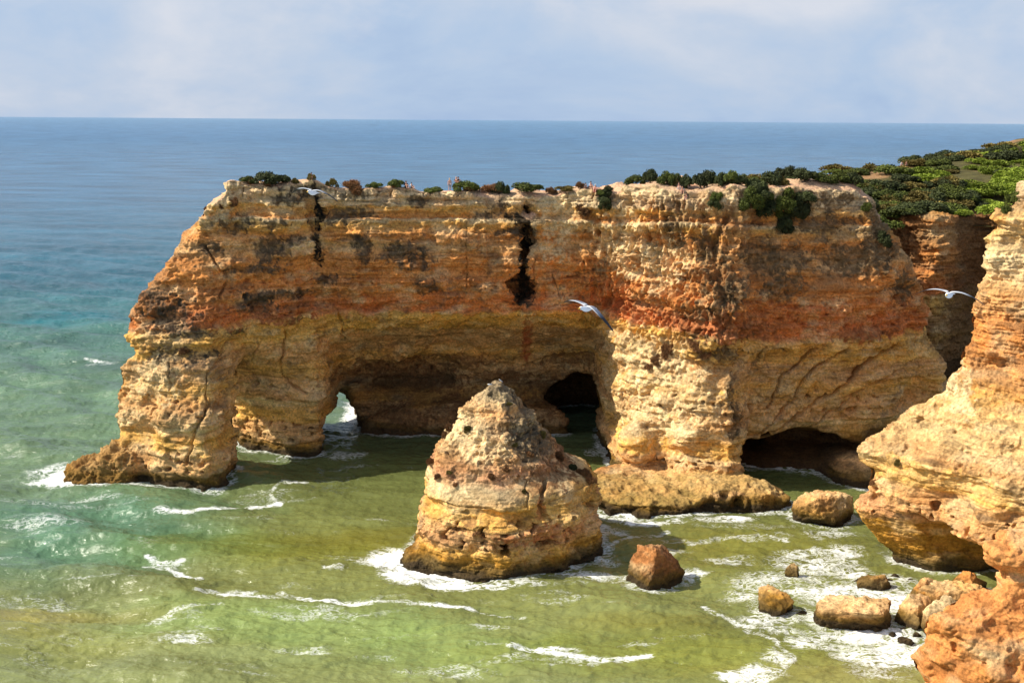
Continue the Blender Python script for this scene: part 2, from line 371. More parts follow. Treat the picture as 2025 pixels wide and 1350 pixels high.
for px, py, rx, ry in ((1390, 480, 22, 36), (1520, 500, 60, 34), (1600, 430, 90, 20), (1680, 500, 70, 34), (1540, 560, 34, 24), (1730, 470, 40, 40), (1400, 620, 70, 34), (1480, 640, 50, 18), (1420, 680, 40, 18), (1440, 800, 14, 40), (1430, 750, 10, 30), (1700, 645, 60, 14),
                       (1330, 450, 18, 50), (1290, 500, 14, 40), (1420, 560, 24, 20), (1630, 390, 60, 18), (1780, 560, 24, 34), (1420, 560, 40, 60), (1740, 420, 40, 30)):
    hp.append(PP(px, py, rx, ry, lin(108, 88, 62), .9))
for px, py, rx, ry, st in ((1450, 420, 60, 40, .7), (1350, 400, 40, 20, .4)): hp.append(PP(px, py, rx, ry, BRN, st))
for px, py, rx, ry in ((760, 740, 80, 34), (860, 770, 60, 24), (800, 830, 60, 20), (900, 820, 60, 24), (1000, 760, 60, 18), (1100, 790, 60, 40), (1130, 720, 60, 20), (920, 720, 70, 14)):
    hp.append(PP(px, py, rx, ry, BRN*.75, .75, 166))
for px, py, rx, ry in ((1350, 625, 60, 14), (1500, 620, 120, 34), (1700, 620, 120, 36), (1200, 590, 50, 30), (680, 620, 60, 16), (500, 640, 90, 14), (1250, 620, 40, 16)):
    hp.append(PP(px, py, rx, ry, RED*.65+ORA*.35, .5))
for px, py, rx, ry in ((1280, 700, 60, 50), (1330, 760, 80, 60), (1250, 760, 30, 60), (1300, 820, 60, 40), (1100, 430, 40, 70), (1230, 480, 50, 60), (1300, 520, 40, 60), (420, 400, 30, 40), (300, 760, 60, 40)):
    hp.append(PP(px, py, rx, ry, CREAM, .6))
for px, py, rx, ry in ((1043, 660, 10, 60), (1040, 700, 8, 50)): hp.append(PP(px, py, rx, ry, RED*.7, .6, 160))
for px, py, rx, ry in ((1036, 470, 8, 60), (1032, 530, 8, 50), (1036, 575, 18, 28), (1022, 430, 22, 12), (620, 425, 8, 50), (626, 500, 9, 34)): hp.append(PP(px, py, rx, ry, DARK*1.2, 1.1))  # dark shade of the two tall clefts, painted into the rock colour
def crk(px, Y): return [P(a, b, Y) for a, b in px]
hcr = [(crk(((1770, 665), (1700, 700), (1660, 740), (1600, 780), (1540, 830), (1500, 850)), 150), .38, 1.4), (crk(((1660, 670), (1590, 710), (1560, 770), (1500, 840)), 150), .3, 1.1), (crk(((1600, 670), (1540, 720), (1510, 790)), 149.5), .28, 1.),
       (crk(((1450, 700), (1420, 740), (1440, 820)), 149), .2, .5), (crk(((1700, 740), (1640, 790), (1560, 860)), 150.5), .2, .6), (crk(((1800, 700), (1720, 740), (1640, 770)), 150.5), .22, .5), (crk(((1500, 665), (1470, 720), (1455, 800)), 149), .2, .6),
       (crk(((565, 660), (560, 700), (548, 740), (560, 770), (600, 790)), 152), .22, .8), (crk(((510, 690), (480, 740)), 150), .15, .5), (crk(((320, 740), (325, 790)), 141), .15, .5), (crk(((405, 820), (380, 870), (370, 930)), 140), .25, .8), (crk(((430, 700), (400, 760), (405, 830)), 141), .2, .5),
       (crk(((395, 500), (440, 560), (430, 600)), 147), .2, .6), (crk(((665, 620), (668, 700)), 152), .2, .5), (crk(((1060, 500), (1050, 560)), 155), .12, .4), (crk(((1090, 540), (1110, 600)), 154), .12, .4), (crk(((920, 440), (925, 560)), 155), .08, .3),
       (crk(((1430, 420), (1400, 470), (1420, 600)), 147), .5, .6), (crk(((1400, 380), (1380, 440)), 147), .4, .5)]
for px in (480, 520, 575, 605, 660, 745, 770, 835, 865, 905, 940, 985, 1120, 1175, 1260, 1285, 1320, 1345, 1390): hcr.append((crk(((px, 378), (px+rng.uniform(-6, 6), 392)), 152), .16, .5))
def hflute(v):
    return ss(6, 12, v[:, 0])*ss(31, 26, v[:, 0])*ss(15, 19, v[:, 2])*ss(37.5, 35, v[:, 2])*1.9+.12*ss(14, 16, v[:, 0])*ss(30, 28, v[:, 0])*ss(8, 12, v[:, 2])
def htop(v, n, C):
    k = (ss(.45, .75, n[:, 2])*ss(32, 34, v[:, 2]))[:, None]; nn = noise(v, 3., 151, 3)[:, None]
    top = lin(214, 176, 138)*(1+.3*nn); red = lin(204, 152, 120)
    kk = np.clip(nn*1.0+.25*ss(-2, 4, v[:, 0])[:, None], 0, 1); top = top*(1-kk)+red*kk
    C = C*(1-k)+k*top
    d = (ss(181, 186, v[:, 1])*ss(32.5, 31, v[:, 2])*ss(38, 42, v[:, 0]))[:, None]*.85  # shade on the rear ravine wall, put into the colour as dark brown
    C = C*(1-d)+d*BRN*.6
    d = (ss(146.5, 149, v[:, 1])*ss(7.5, 5.5, v[:, 2])*ss(30, 31, v[:, 0])+ss(171, 174, v[:, 1])*ss(9, 7, v[:, 2]))[:, None]; d = np.clip(d+.6*(ss(12, 6, v[:, 2])*ss(160, 165, v[:, 1])*ss(20, 18, v[:, 0]))[:, None], 0, 1)*.85; C = C*(1-d)+d*lin(84, 62, 40)  # shade painted dark inside the sea caves; alcove foot also wet rock
    d = (ss(.35, .7, n[:, 2])*ss(.9, 1.3, v[:, 2])*ss(4, 3, v[:, 2])*ss(9, 11, v[:, 0])*ss(142, 140, v[:, 1]))[:, None]*.45; C = C*(1-d)+d*lin(160, 136, 72)
    d = (ss(-47.5, -50, v[:, 0])*ss(5.5, 4, v[:, 2]))[:, None]*.6; return C*(1-d)+d*lin(140, 104, 48)
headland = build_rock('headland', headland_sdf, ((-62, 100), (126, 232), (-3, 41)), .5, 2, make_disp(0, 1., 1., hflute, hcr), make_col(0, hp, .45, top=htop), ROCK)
tag(headland, kind='structure')

# ================================================================== SEA STACK
def loft(sil, Y0, back):
    pass
SL = [(757, 972, 1000), (780, 935, 1025), (812, 908, 1045), (832, 914, 1056), (860, 884, 1073), (900, 866, 1108), (925, 852, 1130), (945, 840, 1176), (962, 834, 1188), (978, 846, 1189), (1010, 834, 1193), (1050, 826, 1196), (1085, 815, 1201), (1112, 822, 1204)]
def stack_sdf(X, Y, Z, ax):
    zs = ax[2]; l = sorted([(P(a, r, 119.5)[1], P(a, r, 119.5)[0]) for r, a, b in SL]); r_ = sorted([(P(b, r, 119.5)[1], P(b, r, 119.5)[0]) for r, a, b in SL])
    L = tab(zs, l); R = tab(zs, r_); a = np.maximum((R-L)/2, .25); cx = (R+L)/2
    b = np.maximum(10*(a/10.2)**1.0, .5); cy = 121-(-.0)*zs
    a = a+.35*ss(1.5, 4, zs)-.7+.05*ss(9, 12, zs)-1.0*ss(14.5, 17.5, zs); 
    u = (X-cx)/a; v_ = (Y-cy-.12*(X-cx))/b; tw = .22*ss(9, 13, Z)
    q = np.zeros_like(X)-9
    for t_, r_k in ((0, 1.), (180, 1.), (-38, .98), (-72, .93), (-112, .95), (-146, 1.0), (60, 1.), (110, 1.), (150, 1.02)):
        t2 = math.radians(t_)+tw*(0 if t_ in (0, 180) else 1); q = smax(q, (np.cos(t2)*u+np.sin(t2)*v_)/r_k, .05)
    f = (q-1)*np.minimum(a, b)*.85
    f = smax(f, Z-P(985, 765, 119.5)[1], .4)
    f = smax(f, .50*(X-3.2)-.35*(Y-118)+.55*(Z-13.2), .3)
    f = smax(f, -.30*(X+3)-.72*(Y-116)+.62*(Z-12), .3)
    def ell(c, r): return (np.sqrt(((X-c[0])/r[0])**2+((Y-c[1])/r[1])**2+((Z-c[2])/r[2])**2)-1)*min(r)
    f = smin(f, ell((P(848, 1090, 117)[0], 116.5, -.6), (2.6, 3.2, 2.6)), .8)
    for px, py, rx, rz in ((1090, 1078, 1.6, .5), (1135, 1074, .8, .7), (1002, 1080, .7, .7), (910, 1046, .4, .55), (1112, 1010, .8, .4)):
        x, z = P(px, py, 112.5); f = smax(f, -ell((x, 112.7, z), (rx, 2.3, rz)), .2)
    return f
sp = []
def PS(px, py, rx, ry, col, st, Y=115): x, z = P(px, py, Y); return (x, z, rx*Y/FPX, ry*Y/FPX, col, st)
for t in ((1010, 790, 50, 34, LICH, .8), (1040, 850, 40, 50, LICH, .8), (1070, 900, 50, 40, LICH, .8), (1100, 945, 70, 22, BRN*.8, .85), (1150, 940, 50, 20, BRN*.8, .85), (980, 860, 34, 14, BRN, .5), (930, 800, 24, 20, BRN, .45), (900, 930, 40, 12, BRN, .4), (975, 1045, 28, 16, BRN, .6), (1060, 1040, 60, 18, RED*.8, .5), (935, 1020, 14, 8, BRN, .6), (1075, 1000, 10, 30, RED*.8, .6),
          (920, 870, 40, 30, CREAM, .7), (960, 900, 50, 20, CREAM, .6), (900, 970, 60, 10, CREAM, .6)): sp.append(PS(*t))
scr = [(crk(((1082, 965), (1075, 1000), (1085, 1025)), 113), .3, .8), (crk(((1045, 965), (1050, 1010)), 112.5), .1, .3)]
SSTR = [(-4, DARK), (-1.6, DARK), (-1.2, ALG), (-.6, OCH*.9), (.4, OCH), (1.0, YEL*.95), (1.6, TAN), (2.4, PINK*.4+TAN*.6), (3.6, TAN), (4.1, YEL), (5.6, YEL*1.05), (7.2, CREAM), (7.8, PINK), (9.5, TAN), (12, CREAM), (13.5, TAN), (15, CREAM), (20, TAN)]
stack = build_rock('sea_stack', stack_sdf, ((-14, 14), (106, 136), (-3, 21)), .3, 2, make_disp(1.8, 1.3, 1.35, None, scr, 1.3), make_col(1.8, sp, .45, stops=SSTR), ROCK, lf=.3)
tag(stack, 'pyramid-shaped rock stack alone in green water, brown crusted top over a smooth yellow band', 'sea stack')

# ================================================================== RIGHT CLIFFS
def face_sdf(sil, Y0, n1, n2, ztop, inset=None, k=2.0):
    """a crag seen from its left: the silhouette corner runs up at distance Y0, one face turns to the bay, one to the rear"""
    n1 = np.array(n1)/np.hypot(*n1); n2 = np.array(n2)/np.hypot(*n2)
    def sdf(X, Y, Z, ax):
        zs = ax[2]; pts = [(P(px, py, Y0)[1], P(px, py, Y0)[0]) for px, py in sil]
        xs_ = tab(zs, pts)
        if inset is not None: xs_ = xs_+inset(zs)
        f = smax(n1[0]*(X-xs_)+n1[1]*(Y-Y0), n2[0]*(X-xs_)+n2[1]*(Y-Y0), k)
        return smax(f*.85, Z-ztop, 1.)
    return sdf
FS = [(2060, 335), (2010, 345), (1976, 365), (1962, 400), (1950, 440), (1940, 480), (1930, 520), (1908, 550), (1903, 610), (1888, 660), (1876, 715), (1858, 740), (1836, 765), (1780, 806), (1730, 848), (1690, 872), (1684, 900), (1690, 950), (1680, 1005)]
def f_inset(z): return np.where(z < 6.2, 1.0+(6.2-z)*.85, 0).astype(F32)
fbase = face_sdf(FS, 118, (-.70, -.71), (-.45, .89), 42.5)
def cliff_sdf(X, Y, Z, ax):
    f = fbase(X, Y, Z, ax)
    # undercut at the waterline: everything below the lip steps back
    lip = 6.4+.25*np.sin(X*.8)
    ins = np.clip(lip-Z, 0, 8); u = .5+ins*.62
    g = -.70*(X-34.5)+-.71*(Y-118)                                 # distance outside the main lower face
    back = smax(-(Y-(114.6+.06*(X-44))), g+u*.9+.3, 1.2)
    low = smax(smax(back, (-.45*(X-36-ins*.8)+.89*(Y-118)), 1.), Z-lip-1.2, .3)
    up = smax(f, lip-Z, .5)
    f = smin(up, smax(low, f-1.0, 1.), .3)
    # hollow scooped behind the spur, and a soft concave bed
    def ell(c, r): return (np.sqrt(((X-c[0])/r[0])**2+((Y-c[1])/r[1])**2+((Z-c[2])/r[2])**2)-1)*min(r)
    for px, py, Y0, r in ((1925, 735, 108, (2.6, 3, 1.8)), (1930, 800, 106.5, (2.2, 2.2, 2.4)), (1940, 440, 112, (1.5, 1.5, 1.2)), (1990, 740, 103, (2.5, 2.5, 2)), (1775, 880, 114, (2, 2, 2)), (1960, 660, 107, (2.6, 2, 1.2)), (1900, 640, 110, (1.6, 2, 1.2))):
        x, z = P(px, py, Y0); f = smax(f, -ell((x, Y0, z), r), 1.)
    return f
_c = CREAM*.55+YEL*.45
fstr = [(-2, DARK), (.4, ALG), (1.2, OCH*.9), (5.4, OCH), (6.0, PINK*.6+YEL*.4), (9.5, TAN), (10, YEL), (12, _c), (13, TAN), (15, _c), (16.5, _c), (18.5, YEL*.8+ORA*.2), (21, TAN*.5+ORA*.5), (23.5, ORA*.9), (26, ORA*.8+BRN*.2), (28, TAN*.6+ORA*.4), (30, TAN), (33, CREAM), (36, YEL), (38.5, PALE), (44, PALE)]
fp = []
for t in ((1800, 790, 50, 24, BRN, .8, 113), (1770, 840, 50, 22, BRN, .6, 114), (1700, 880, 20, 20, BRN, .6, 115), (1930, 640, 40, 40, ORA, .35, 109), (2000, 400, 14, 30, LICH, .6, 108),
          (1930, 780, 40, 40, CREAM, .8, 107), (1990, 820, 40, 50, CREAM, .8, 103), (1960, 560, 20, 60, CREAM, .6, 110), (1850, 930, 80, 14, YEL, .6, 110), (1730, 990, 40, 20, PINK, .5, 116)): fp.append(PS(*t))
def cledge(v, n):
    return make_disp(4.3, .8, .9, lambda v: .5*ss(22, 30, v[:, 2]), (), 1.)(v, n)
cliff = build_rock('cliff', cliff_sdf, ((30, 62), (88, 136), (-3, 45)), .36, 2, cledge, make_col(0, fp, .42, stops=fstr), ROCK, lf=1.1)
tag(cliff, kind='structure')
GS = [(2110, 900), (2045, 1015), (1990, 1035), (1942, 1055), (1922, 1100), (1908, 1145), (1882, 1178), (1850, 1208), (1822, 1250), (1802, 1290), (1788, 1350), (1770, 1430), (1730, 1600)]
def g_sdf(X, Y, Z, ax):
    b = face_sdf(GS, 80, (-.62, -.78), (-.4, .92), 19., None, 3.)(X, Y, Z, ax); return b
gstr = [(-2, DARK), (.5, BRN), (1.5, ORA), (5, lin(192, 118, 62)), (9, lin(204, 138, 76)), (12, lin(204, 136, 76)), (15, lin(208, 144, 84)), (30, lin(208, 144, 84))]
gp = []; _ = [(x_, z_, a, b, c, s) for (x_, z_), a, b, c, s in ((P(1990, 1200, 72), 1.6, 6, lin(192, 104, 66), .7), (P(2010, 1120, 74), 1.2, 3, lin(192, 104, 66), .7), (P(1960, 1100, 77), 1.2, .9, TAN, .7), (P(1930, 1230, 76), 1.3, 2, lin(196, 150, 110), .6))]
slope = build_rock('bluff', g_sdf, ((16, 52), (52, 90), (-3, 24)), .32, 2, make_disp(0, 1.25, .15, None, (), .7), make_col(0, gp, .15, stops=gstr, red=.0), ROCKN)
tag(slope, kind='structure')

# ================================================================== BOULDERS
BSTR = [(-2, DARK), (.1, ALG*.9), (.6, ALG*1.3), (1.0, OCH*.8), (1.8, OCH), (3, TAN)]
def boulder(name, px, py, size, rz, label, flat=0., sub=5, seed=1, col=None, sink=.3, tilt=0., shape=None, Z0=0.):
    """px,py: where its base centre meets the water"""
    x, y = Wt(px, py) if Z0 == 0 else (P(px, py, Z0)[0], Z0)
    bm = bmesh.new(); bmesh.ops.create_icosphere(bm, subdivisions=sub, radius=1.)
    V = np.array([v.co[:] for v in bm.verts], F32); r = np.random.default_rng(seed)
    # planed faces
    for k in range(18):
        n = r.normal(size=3); n /= np.linalg.norm(n); dd = r.uniform(.5, .85); s = V@n.astype(F32); m = s > dd; V[m] -= ((s[m]-dd)*.9)[:, None]*n.astype(F32)
    if flat: m = V[:, 2] > flat; V[m, 2] = flat+(V[m, 2]-flat)*.12
    V = V*np.array(size, F32)
    if shape: V = shape(V)
    c, s = math.cos(rz), math.sin(rz); V = np.stack([V[:, 0]*c-V[:, 1]*s, V[:, 0]*s+V[:, 1]*c, V[:, 2]], 1)
    if tilt: ct, st = math.cos(tilt), math.sin(tilt); V = np.stack([V[:, 0]*ct+V[:, 2]*st, V[:, 1], -V[:, 0]*st+V[:, 2]*ct], 1)
    V[:, 2] += size[2]*(1-sink)*.5
    N = V/np.linalg.norm(V+1e-6, axis=1)[:, None]
    q = V+np.array((seed*13., seed*7., 0), F32); S = min(1., max(size)/2.5)
    V = V+N*(S*(.28*noise(q, 1.5*S+.3, 5, 3, rid=True)-.1+.2*noise(q, .6, 8, 3)+.07*noise(q, .18, 12, 2)))[:, None]
    for v, c_ in zip(bm.verts, V): v.co = c_.tolist()
    me = bpy.data.meshes.new(name); bm.to_mesh(me); bm.free()
    W = V+np.array((x, y, 0), F32)
    nn = getN(me); stops = col or BSTR
    C = make_col(0, (), .3, stops=stops, algae=True)(W, nn); set_col(me, 'Col', C)
    o = link(name, me, ROCK); o.location = (x, y, P(px, py, Z0)[1] if Z0 else 0)
    return tag(o, label, 'boulder')
RB = [(-2, DARK), (.2, ALG), (.8, lin(136, 98, 50)), (1.6, lin(146, 98, 58)), (5, lin(156, 104, 64))]
b = boulder('boulder', 1300, 1150, (3.4, 2.7, 3.9), .35, 'reddish brown boulder in the surf just right of the pyramid-shaped stack', seed=3, col=RB, tilt=.22, sub=6, sink=.55)
PBs = [(-2, DARK), (.1, ALG), (.5, OCH*.8), (1.1, OCH), (1.7, TAN), (3, CREAM)]
boulder('boulder', 1690, 1222, (5.6, 2.9, 2.9), .06, 'big flat-topped slab of pale ochre rock lying in the foam', flat=.42, seed=5, col=PBs, sub=6, sink=.5)
boulder('boulder', 1538, 1202, (2.1, 1.6, 2.3), -.3, 'pointed dark ochre boulder in foam left of the flat-topped slab', seed=8, sink=.5, tilt=.3)
boulder('boulder', 1574, 1136, (.9, .8, 1.25), .5, 'small dark pointed boulder alone in the foam above the slab', seed=9, sink=.5)
boulder('boulder', 1734, 1158, (1.9, 1.3, 1.3), .2, 'dark lumpy boulder between the slab and the overhanging cliff', seed=10, sink=.5)
boulder('boulder', 1762, 1143, (.8, .7, .5), .7, 'low dark boulder behind the lumpy one under the cliff', seed=11, sink=.4)
boulder('boulder', 1776, 1132, (.55, .5, .45), .7, 'tiny yellowish boulder nearest the foot of the overhanging cliff', seed=12, sink=.4)
boulder('boulder', 1808, 1139, (.5, .4, .35), .1, 'tiny dark boulder in foam behind the stacked cream boulders', seed=13, sink=.4)
boulder('boulder', 1742, 1236, (.55, .5, .5), .1, 'small dark boulder touching the right front of the flat-topped slab', seed=14, sink=.4)
boulder('boulder', 1773, 1245, (.4, .35, .3), .1, 'little dark stone in foam right of the slab', seed=15, sink=.4, sub=4)
boulder('boulder', 1798, 1258, (1.0, .6, .5), -.3, 'low ochre boulder in the foam nearest the red bluff', seed=16, sink=.4)
boulder('boulder', 1822, 1248, (.55, .4, .35), .4, 'small ochre stone behind the low boulder by the red bluff', seed=17, sink=.4, sub=4)
boulder('boulder', 1795, 1236, (.5, .4, .3), .4, 'small dark stone at the foot of the rounded brown boulder', seed=18, sink=.4, sub=4)
boulder('boulder', 1813, 1222, (2.3, 1.8, 2.5), .4, 'rounded brown boulder right of the slab with a wet black foot', seed=19, sink=.45, col=PBs)
boulder('boulder', 1862, 1240, (2.5, 1.9, 2.8), .6, 'cream and orange boulder leaning against the red bluff', seed=20, sink=.4, col=[(-2, ALG), (.4, OCH), (1, TAN), (2, CREAM)])
boulder('boulder', 1832, 1188, (2.2, 1.7, 2.2), .2, 'upright ochre boulder at the left end of the cream pile', seed=21, sink=.4, col=[(-2, ALG), (.6, OCH), (2, ORA), (3, TAN)])
boulder('boulder', 1890, 1196, (3.8, 2.4, 3.0), .3, 'largest cream boulder on top of the pile below the overhang', seed=22, sink=.4, col=[(-2, ALG), (.6, OCH), (1.8, TAN), (3.2, TAN*.5+YEL*.5)], sub=6, flat=.5)
boulder('boulder', 1642, 1020, (4.2, 3.2, 3.9), .2, 'smooth ochre boulder in front of the dark sea cave', flat=.55, seed=23, sink=.45, col=[(-2, DARK), (.2, ALG), (.8, OCH*.8), (3, TAN)], sub=6)
boulder('boulder', 1915, 1160, (2.6, 1.8, 2.0), .5, 'orange-topped boulder tucked behind the largest cream one', seed=31, sink=.4, col=[(-2, ALG), (.5, OCH), (1.6, ORA)])
boulder('boulder', 1705, 1146, (.7, .5, .5), .5, 'small dark rock at the left end of the lumpy boulder', seed=32, sink=.4, sub=4)
boulder('boulder', 1590, 1210, (.8, .5, .45), .1, 'low dark stone trailing right of the pointed ochre boulder', seed=33, sink=.5, sub=4)

# ================================================================== WATER
rock_pts = []
for o in list(sc.objects):
    if o.type == 'MESH' and o.name.split('.')[0] in ('headland', 'sea_stack', 'cliff', 'bluff', 'boulder'):
        v = getV(o.data)+np.array(o.location, F32); rock_pts.append(v[np.abs(v[:, 2]) < .35][:, :2])
rp = np.concatenate(rock_pts); rp = np.unique(np.round(rp/.3).astype(int), axis=0)*.3
kd = kdtree.KDTree(len(rp))
for i, p in enumerate(rp): kd.insert((p[0], p[1], 0), i)
kd.balance()
gs = .6; gx = np.arange(-90, 90, gs); gy = np.arange(70, 220, gs)
DG = np.array([[kd.find((a, b, 0))[2] for b in gy] for a in gx], F32)
def dist_rock(x, y):
    fx = np.clip((x-gx[0])/gs, 0, len(gx)-1.001); fy = np.clip((y-gy[0])/gs, 0, len(gy)-1.001); i = fx.astype(int); j = fy.astype(int); a = fx-i; c = fy-j
    d = (DG[i, j]*(1-a)+DG[i+1, j]*a)*(1-c)+(DG[i, j+1]*(1-a)+DG[i+1, j+1]*a)*c
    return np.where((x < gx[0]) | (x > gx[-1]) | (y > gy[-1]) | (y < gy[0]), 50, d)
def water_mesh():
    y = 30.; ys = []
    while y < 45000:
        ys.append(y)
        if y < 76: y += .8
        elif y < 420: y += max(.16, y*y/(H*FPX)*1.7)/Q
        else: y *= 1.012
    ys = np.array(ys, F32)
    t = np.linspace(-1, 1, int(1000*Q)); u = np.sign(t)*(np.abs(t)*.50+.9*np.maximum(np.abs(t)-.9, 0)*4)
    U, Yg = np.meshgrid(u.astype(F32), ys, indexing='ij'); X = U*Yg
    n, m = X.shape; p = np.stack([X.ravel(), Yg.ravel(), np.zeros(n*m, F32)], 1); x, y = p[:, 0], p[:, 1]
    near = y < 700
    q = p[near]; z = np.zeros(len(q), F32); xq, yq = q[:, 0], q[:, 1]; d = dist_rock(xq, yq)
    calm = .35+.65*ss(-10, -45, xq)*1.
    wp = 4*noise(q, 40, 201, 2)
    z += .55*calm*np.sin((xq*.55+yq*.83)*2*np.pi/15+wp); z += .55*calm*noise(q, (9, 4, 9), 203, 2)
    z += .32*noise(q, (4.5, 2, 4), 205, 3, rid=True); z += .12*noise(q, (1.6, 1.0, 1), 207, 3, rid=True)
    # the swell heaping up right of the stack
    cx, cy = Wt(1240, 1200); z += .5*np.exp(-((xq-cx)/6)**2-((yq-cy)/3.)**2); cx, cy = Wt(1150, 1150); z += .35*np.exp(-((xq-cx)/5)**2-((yq-cy)/1.6)**2)
    cx, cy = Wt(300, 1010); z += .4*np.exp(-((xq-cx)/9)**2-((yq-cy)/2.)**2)
    z *= 1/(1+(yq/420)**4)
    p[near, 2] = z-.05
    # ---- body colour of the water
    D = lambda *c: lin(*c)
    lg = np.log(np.maximum(y, 60)); C = ramp(lg, [(math.log(k), c) for k, c in ((85, D(126, 132, 80)), (115, D(112, 115, 62)), (150, D(90, 97, 54)), (190, D(82, 104, 80)), (240, D(54, 96, 92)), (340, D(42, 90, 104)), (700, D(50, 92, 118)), (3000, D(68, 106, 138)), (40000, D(96, 130, 158)))])
    q = p*1.; q[:, 2] = 0
    def blend(px, py, rx, ry, col, st):
        nonlocal C
        cx, cy = Wt(px, py); e = np.sqrt(((x-cx)/rx)**2+((y-cy)/ry)**2); w = .3*noise(q[nm], 6, 211, 2)
        k = np.zeros(len(x), F32); k[nm] = st*ss(1.3, .2, e[nm]+w); C = C*(1-k[:, None])+k[:, None]*col
    nm = y < 300
    lf = ss(-22, -52, x)*ss(320, 170, y)*ss(100, 125, y); C = C*(1-lf[:, None]*.6)+lf[:, None]*.6*D(96, 124, 92)
    blend(200, 1040, 18, 12, D(66, 110, 86), .6); blend(100, 1120, 16, 8, D(74, 114, 90), .5); blend(380, 1090, 12, 6, D(76, 122, 76), .5)
    blend(560, 1240, 22, 6, D(128, 148, 84), .6); blend(900, 1290, 20, 5, D(120, 140, 76), .5); blend(160, 1290, 16, 3, D(124, 124, 60), .6); blend(60, 1260, 8, 2, D(128, 120, 56), .5)
    blend(600, 1090, 20, 6, D(112, 110, 34), .6); blend(1500, 1080, 16, 8, D(112, 108, 42), .6); blend(1380, 1290, 20, 6, D(120, 122, 40), .6); blend(1700, 1330, 12, 4, D(140, 128, 66), .5); blend(60, 1230, 14, 2.2, D(138, 126, 60), .7); blend(500, 1300, 12, 2., D(150, 158, 100), .5); blend(1000, 1120, 8, 3, D(104, 100, 40), .5); blend(1300, 1230, 9, 2, D(112, 108, 46), .6); blend(760, 1070, 12, 3, D(118, 112, 44), .6)
    blend(140, 640, 16, 12, D(16, 96, 104), .8); blend(60, 560, 40, 30, D(20, 84, 100), .5)
    sw = noise(q, (60, 22, 1), 215, 3)*ss(150, 260, y); C *= (1+.45*sw)[:, None]
    C[nm] *= (1+.22*noise(q[nm], (16, 6, 1), 217, 2))[:, None]
    # ---- foam density
    f = np.zeros(len(x), F32); nr = y < 320; q = q[nr]; xn, yn = x[nr], y[nr]; d = dist_rock(xn, yn)
    wd = 1.1+.9*noise(q, 7, 221, 2); fo = .62*ss(wd+.6, .1, d)
    w = np.stack([1.4*noise(q, 4, 225, 3), 1.1*noise(q, 4, 227, 3)], 1); pw = np.stack([xn, yn], 1)+w
    def blob(px, py, rx, ry, st):
        nonlocal fo
        cx, cy = Wt(px, py); e = np.sqrt(((pw[:, 0]-cx)/rx)**2+((pw[:, 1]-cy)/ry)**2); fo = np.maximum(fo, st*ss(1.25, .35, e))
    for t in ((790, 1112, 4.2, 3.6, 1.35), (840, 1140, 4.5, 2.0, 1.35), (880, 1155, 5, 1.2, 1.1), (120, 962, 5, 2.2, 1.2), (760, 1120, 4, 1.6, .7), (1000, 1163, 8, .9, .7), (1150, 1140, 4.5, 1.6, .62), (1190, 1110, 3, 2.2, .6), (1370, 1140, 1.6, 2.4, .75), (1225, 1150, 2, 1, .7),
              (665, 1135, 1.6, 1, .6), (1240, 1015, 3.6, 3.0, .85), (1300, 1030, 5, 1.4, .7), (1430, 1025, 5, 1.2, .7), (1210, 1050, 2.5, 2, .5), (150, 955, 5, 3, .95), (230, 968, 6, 2.2, .8), (120, 945, 5, 3, .6), (300, 975, 5, 1.5, .6),
              (560, 903, 8, 1.6, .7), (480, 890, 4, 2.5, .7), (715, 815, 3.2, 12, 1.1), (730, 850, 3.5, 5, .6), (690, 905, 3.5, 3, .45), (860, 854, 10, 1.6, .6), (1210, 845, 3, 3, .8), (1215, 825, 2, 3, .8), (1180, 892, 3, 1.6, .5), (585, 965, 2.4, 1.1, .85),
              (1690, 1110, 3, 7, .62), (1620, 1105, 7, 4.5, .62), (1560, 1150, 7, 4.5, .6), (1660, 1165, 8, 4, .66), (1760, 1175, 5, 5, .8), (1720, 1250, 6, 2.4, .9), (1780, 1285, 6, 4.4, .78), (1660, 1260, 6, 2, .72), (1750, 1320, 3.5, 3, .6), (1540, 1220, 4, 1.5, .6),
              (1450, 1105, 4, 1.6, .5), (1340, 1090, 3, 1.4, .5), (1500, 1060, 5, 1.2, .45), (1570, 1240, 4, 1.3, .5), (1540, 1300, 2.2, 2.4, .5), (1500, 1330, 3.5, 1.6, .75), (1070, 1286, 3.2, 1.0, .85), (1570, 1010, 5, 1.5, .5), (1650, 1050, 4, 2, .5), (1500, 1180, 5, 1.6, .5),
              (325, 1240, 2.4, 1.0, .55), (360, 1285, 4, 1.3, .5), (880, 1330, 5, 1.4, .5), (460, 1180, 3, 1.3, .6), (330, 1122, 2, .7, .7), (340, 965, 3, 1.3, .4), (1100, 1310, 8, 1.4, .4), (190, 1000, 6, 2, .4), (100, 1050, 8, 3, .4), (60, 1200, 7, 2.5, .36), (640, 1220, 10, 2, .36), (200, 735, 4, 2, .5)): blob(*t)
    p2 = pw-.7*w
